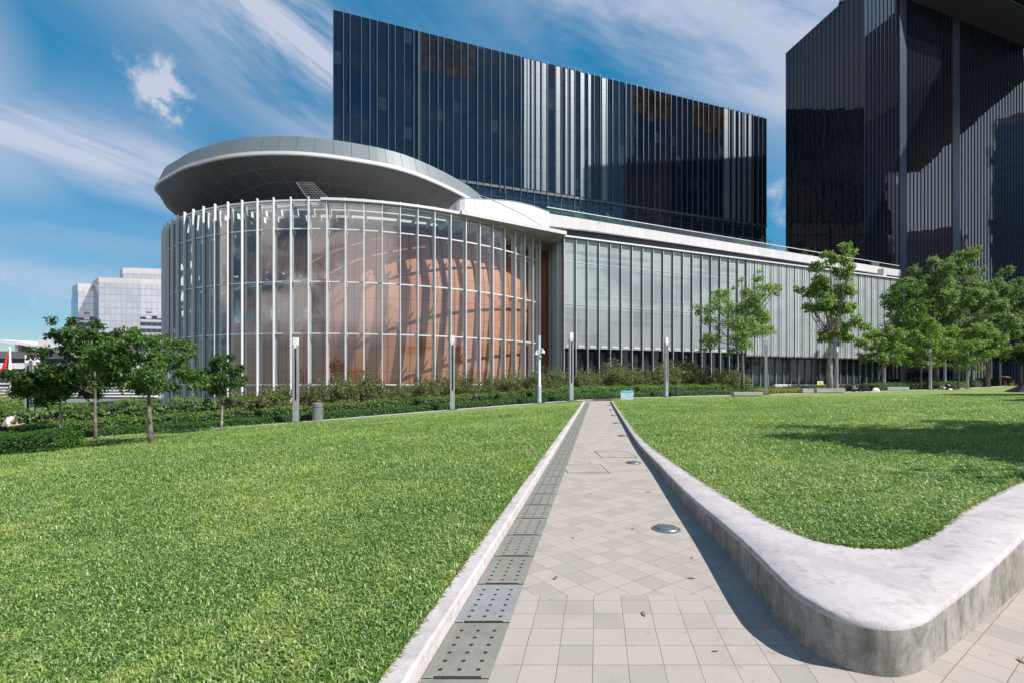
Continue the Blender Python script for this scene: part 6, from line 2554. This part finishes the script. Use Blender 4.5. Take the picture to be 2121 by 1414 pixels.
def mat_sheet(loc, w, l, rz, m, label, name='picnic_mat'):
    b = MB()
    n = 8
    for j in range(n):
        for i in range(n):
            b.v.append(((i / (n - 1) - .5) * w, (j / (n - 1) - .5) * l, 0.02 + 0.012 * math.sin(i * 2.1 + j) + 0.01 * math.cos(j * 1.7)))
    for j in range(n - 1):
        for i in range(n - 1):
            a = j * n + i
            b.f.append((a, a + 1, a + n + 1, a + n))
            b.mi.append(0)
    o = b.build(name, m, None, smooth=True, loc=loc)
    o.rotation_euler.z = rz
    s = o.modifiers.new('thick', 'SOLIDIFY')
    s.thickness = 0.01
    return tag(o, label, 'mat')


mat_sheet((at(1787, 54.3), 54.3, ghf(at(1787, 54.3), 54.3)), 3.0, 1.6, 0, M['white_cloth'], 'pale picnic mat under the seated person and plain black umbrella')
mat_sheet((at(1968, 61.4), 61.4, ghf(at(1968, 61.4), 61.4)), 2.0, 1.4, 0, M['navy_cloth'], 'dark picnic mat under the resting person')


def bag(loc, w, h, m, label):
    b = MB()
    pr = [(0.48, 0.0), (0.55, 0.1), (0.52, 0.5), (0.40, 0.85), (0.25, 1.0), (0.0, 1.02)]
    v, f = [], []
    n = 14
    for (q, z) in pr:
        for k in range(n):
            a = 2 * PI * k / n
            j = 1 + 0.1 * math.sin(3 * a + 7 * z)
            v.append((w * q * math.cos(a) * j, 0.5 * w * q * math.sin(a) * j, h * z * (1 + 0.08 * math.cos(2 * a))))
    for i in range(len(pr) - 1):
        for k in range(n):
            f.append((i * n + k, i * n + (k + 1) % n, (i + 1) * n + (k + 1) % n, (i + 1) * n + k))
    b.add(v, f)
    b.tube([(-0.14 * w, 0, h * 0.97), (-0.1 * w, 0, h * 1.2), (0.1 * w, 0, h * 1.2), (0.14 * w, 0, h * 0.97)], 0.012, 5)
    o = b.build('bag', M[m], None, smooth=True, loc=loc)
    return tag(o, label, 'bag')


bag((at(1814, 55), 55, ghf(at(1814, 55), 55)), 0.75, 0.36, 'white_cloth', 'crumpled white bag on the lawn between umbrella and forked tree')
bag((at(1784, 53.9), 53.9, ghf(at(1784, 53.9), 53.9)), 0.5, 0.26, 'black_cloth', 'black bag in front of the seated person')
bag((at(1968, 60.6), 60.6, ghf(at(1968, 60.6), 60.6)), 0.5, 0.14, 'white_cloth', 'flat white bag in front of the resting person')
# pot by the strollers
x, d = px2 + 1.35, dd2 + 0.2
r = thing('planter_pot', (x, d, ghf(x, d)), 0, 'terracotta pot with a dark plant at the strollers', 'plant pot')
b = MB()
b.lathe([(0.2, 0), (0.3, 0.5), (0.34, 0.5), (0.34, 0.6), (0.3, 0.6), (0.28, 0.52), (0.0, 0.52)], 20)
smooth_by_angle(b.build('pot', M['terracotta_pot'], r), 40)
v, f, t = shrub_mesh(161, 0.35, 0.6, 300, 0.12)
np_mesh('plant', v + np.array([0, 0, 0.5]), f, M['leaf_dark'], r, t)
# small dark beach shelter at the right edge of the lawn
x, d = at(2120, 47.5), 47.5
r = thing('picnic_shelter', (x, d, ghf(x, d)), 0, 'small dark pop up shelter with a white side at the lawn edge of the view', 'shelter')
b = MB()
b.add([(-1.05, -0.6, 0.02), (1.2, -0.6, 0.02), (1.2, 1.0, 0.02), (-1.05, 1.0, 0.02), (0.25, 0.1, 0.85), (1.1, 0.1, 0.9)],
      [(0, 3, 2, 1), (3, 0, 4), (0, 1, 5, 4), (1, 2, 5), (2, 3, 4, 5)])
b.build('cover', M['navy_cloth'], r)
b = MB()
b.add([(-0.3, -0.64, 0.0), (1.22, -0.64, 0.0), (1.12, 0.06, 0.88), (0.32, 0.06, 0.82)], [(0, 1, 2, 3)])
o = b.build('side_panel', M['white_cloth'], r)
s = o.modifiers.new('thick', 'SOLIDIFY')
s.thickness = 0.01

# ----------------------------------------------------------------- fallen leaves on the paving and wall
lf0 = None
M['dry_leaf'] = simple('dry_leaf', (0.16, 0.10, 0.045), 0.8, 0, 0.5, 30)
rd = random.Random(77)
pts = [(0.62, 4.9), (0.9, 3.3), (1.1, 6.8), (0.2, 5.6), (1.3, 5.2), (0.75, 7.9), (1.5, 9.3), (0.35, 3.9), (1.45, 3.9), (1.62, 4.35), (1.95, 6.9), (1.2, 2.85), (2.3, 10.6), (2.9, 2.75), (3.3, 2.95)]
for k, (x, y) in enumerate(pts):
    if lf0 is None:
        b = MB()
        L, W = 0.032, 0.011
        b.v = [(-L, 0, 0.004), (-L * 0.3, W, 0.007), (L * 0.4, W * 0.8, 0.008), (L, 0, 0.012), (L * 0.4, -W * 0.8, 0.006), (-L * 0.3, -W, 0.003), (0, 0, 0.003)]
        b.f = [(6, 0, 5), (6, 5, 4), (6, 4, 3), (6, 3, 2), (6, 2, 1), (6, 1, 0)]
        b.mi = [0] * 6
        lf0 = b.build('fallen_leaf', M['dry_leaf'])
        lf0.modifiers.new('thick', 'SOLIDIFY').thickness = 0.001
        o = lf0
    else:
        o = copy_part(lf0)
    o.location = (x, y, 0.001)
    o.rotation_euler = (0, 0, rd.uniform(0, 6.28))
    s_ = rd.uniform(0.6, 1.2)
    o.scale = (s_, s_, s_)
    tag(o, 'small brown fallen leaf lying on the paving', 'leaf', 'fallen leaves on the paving')
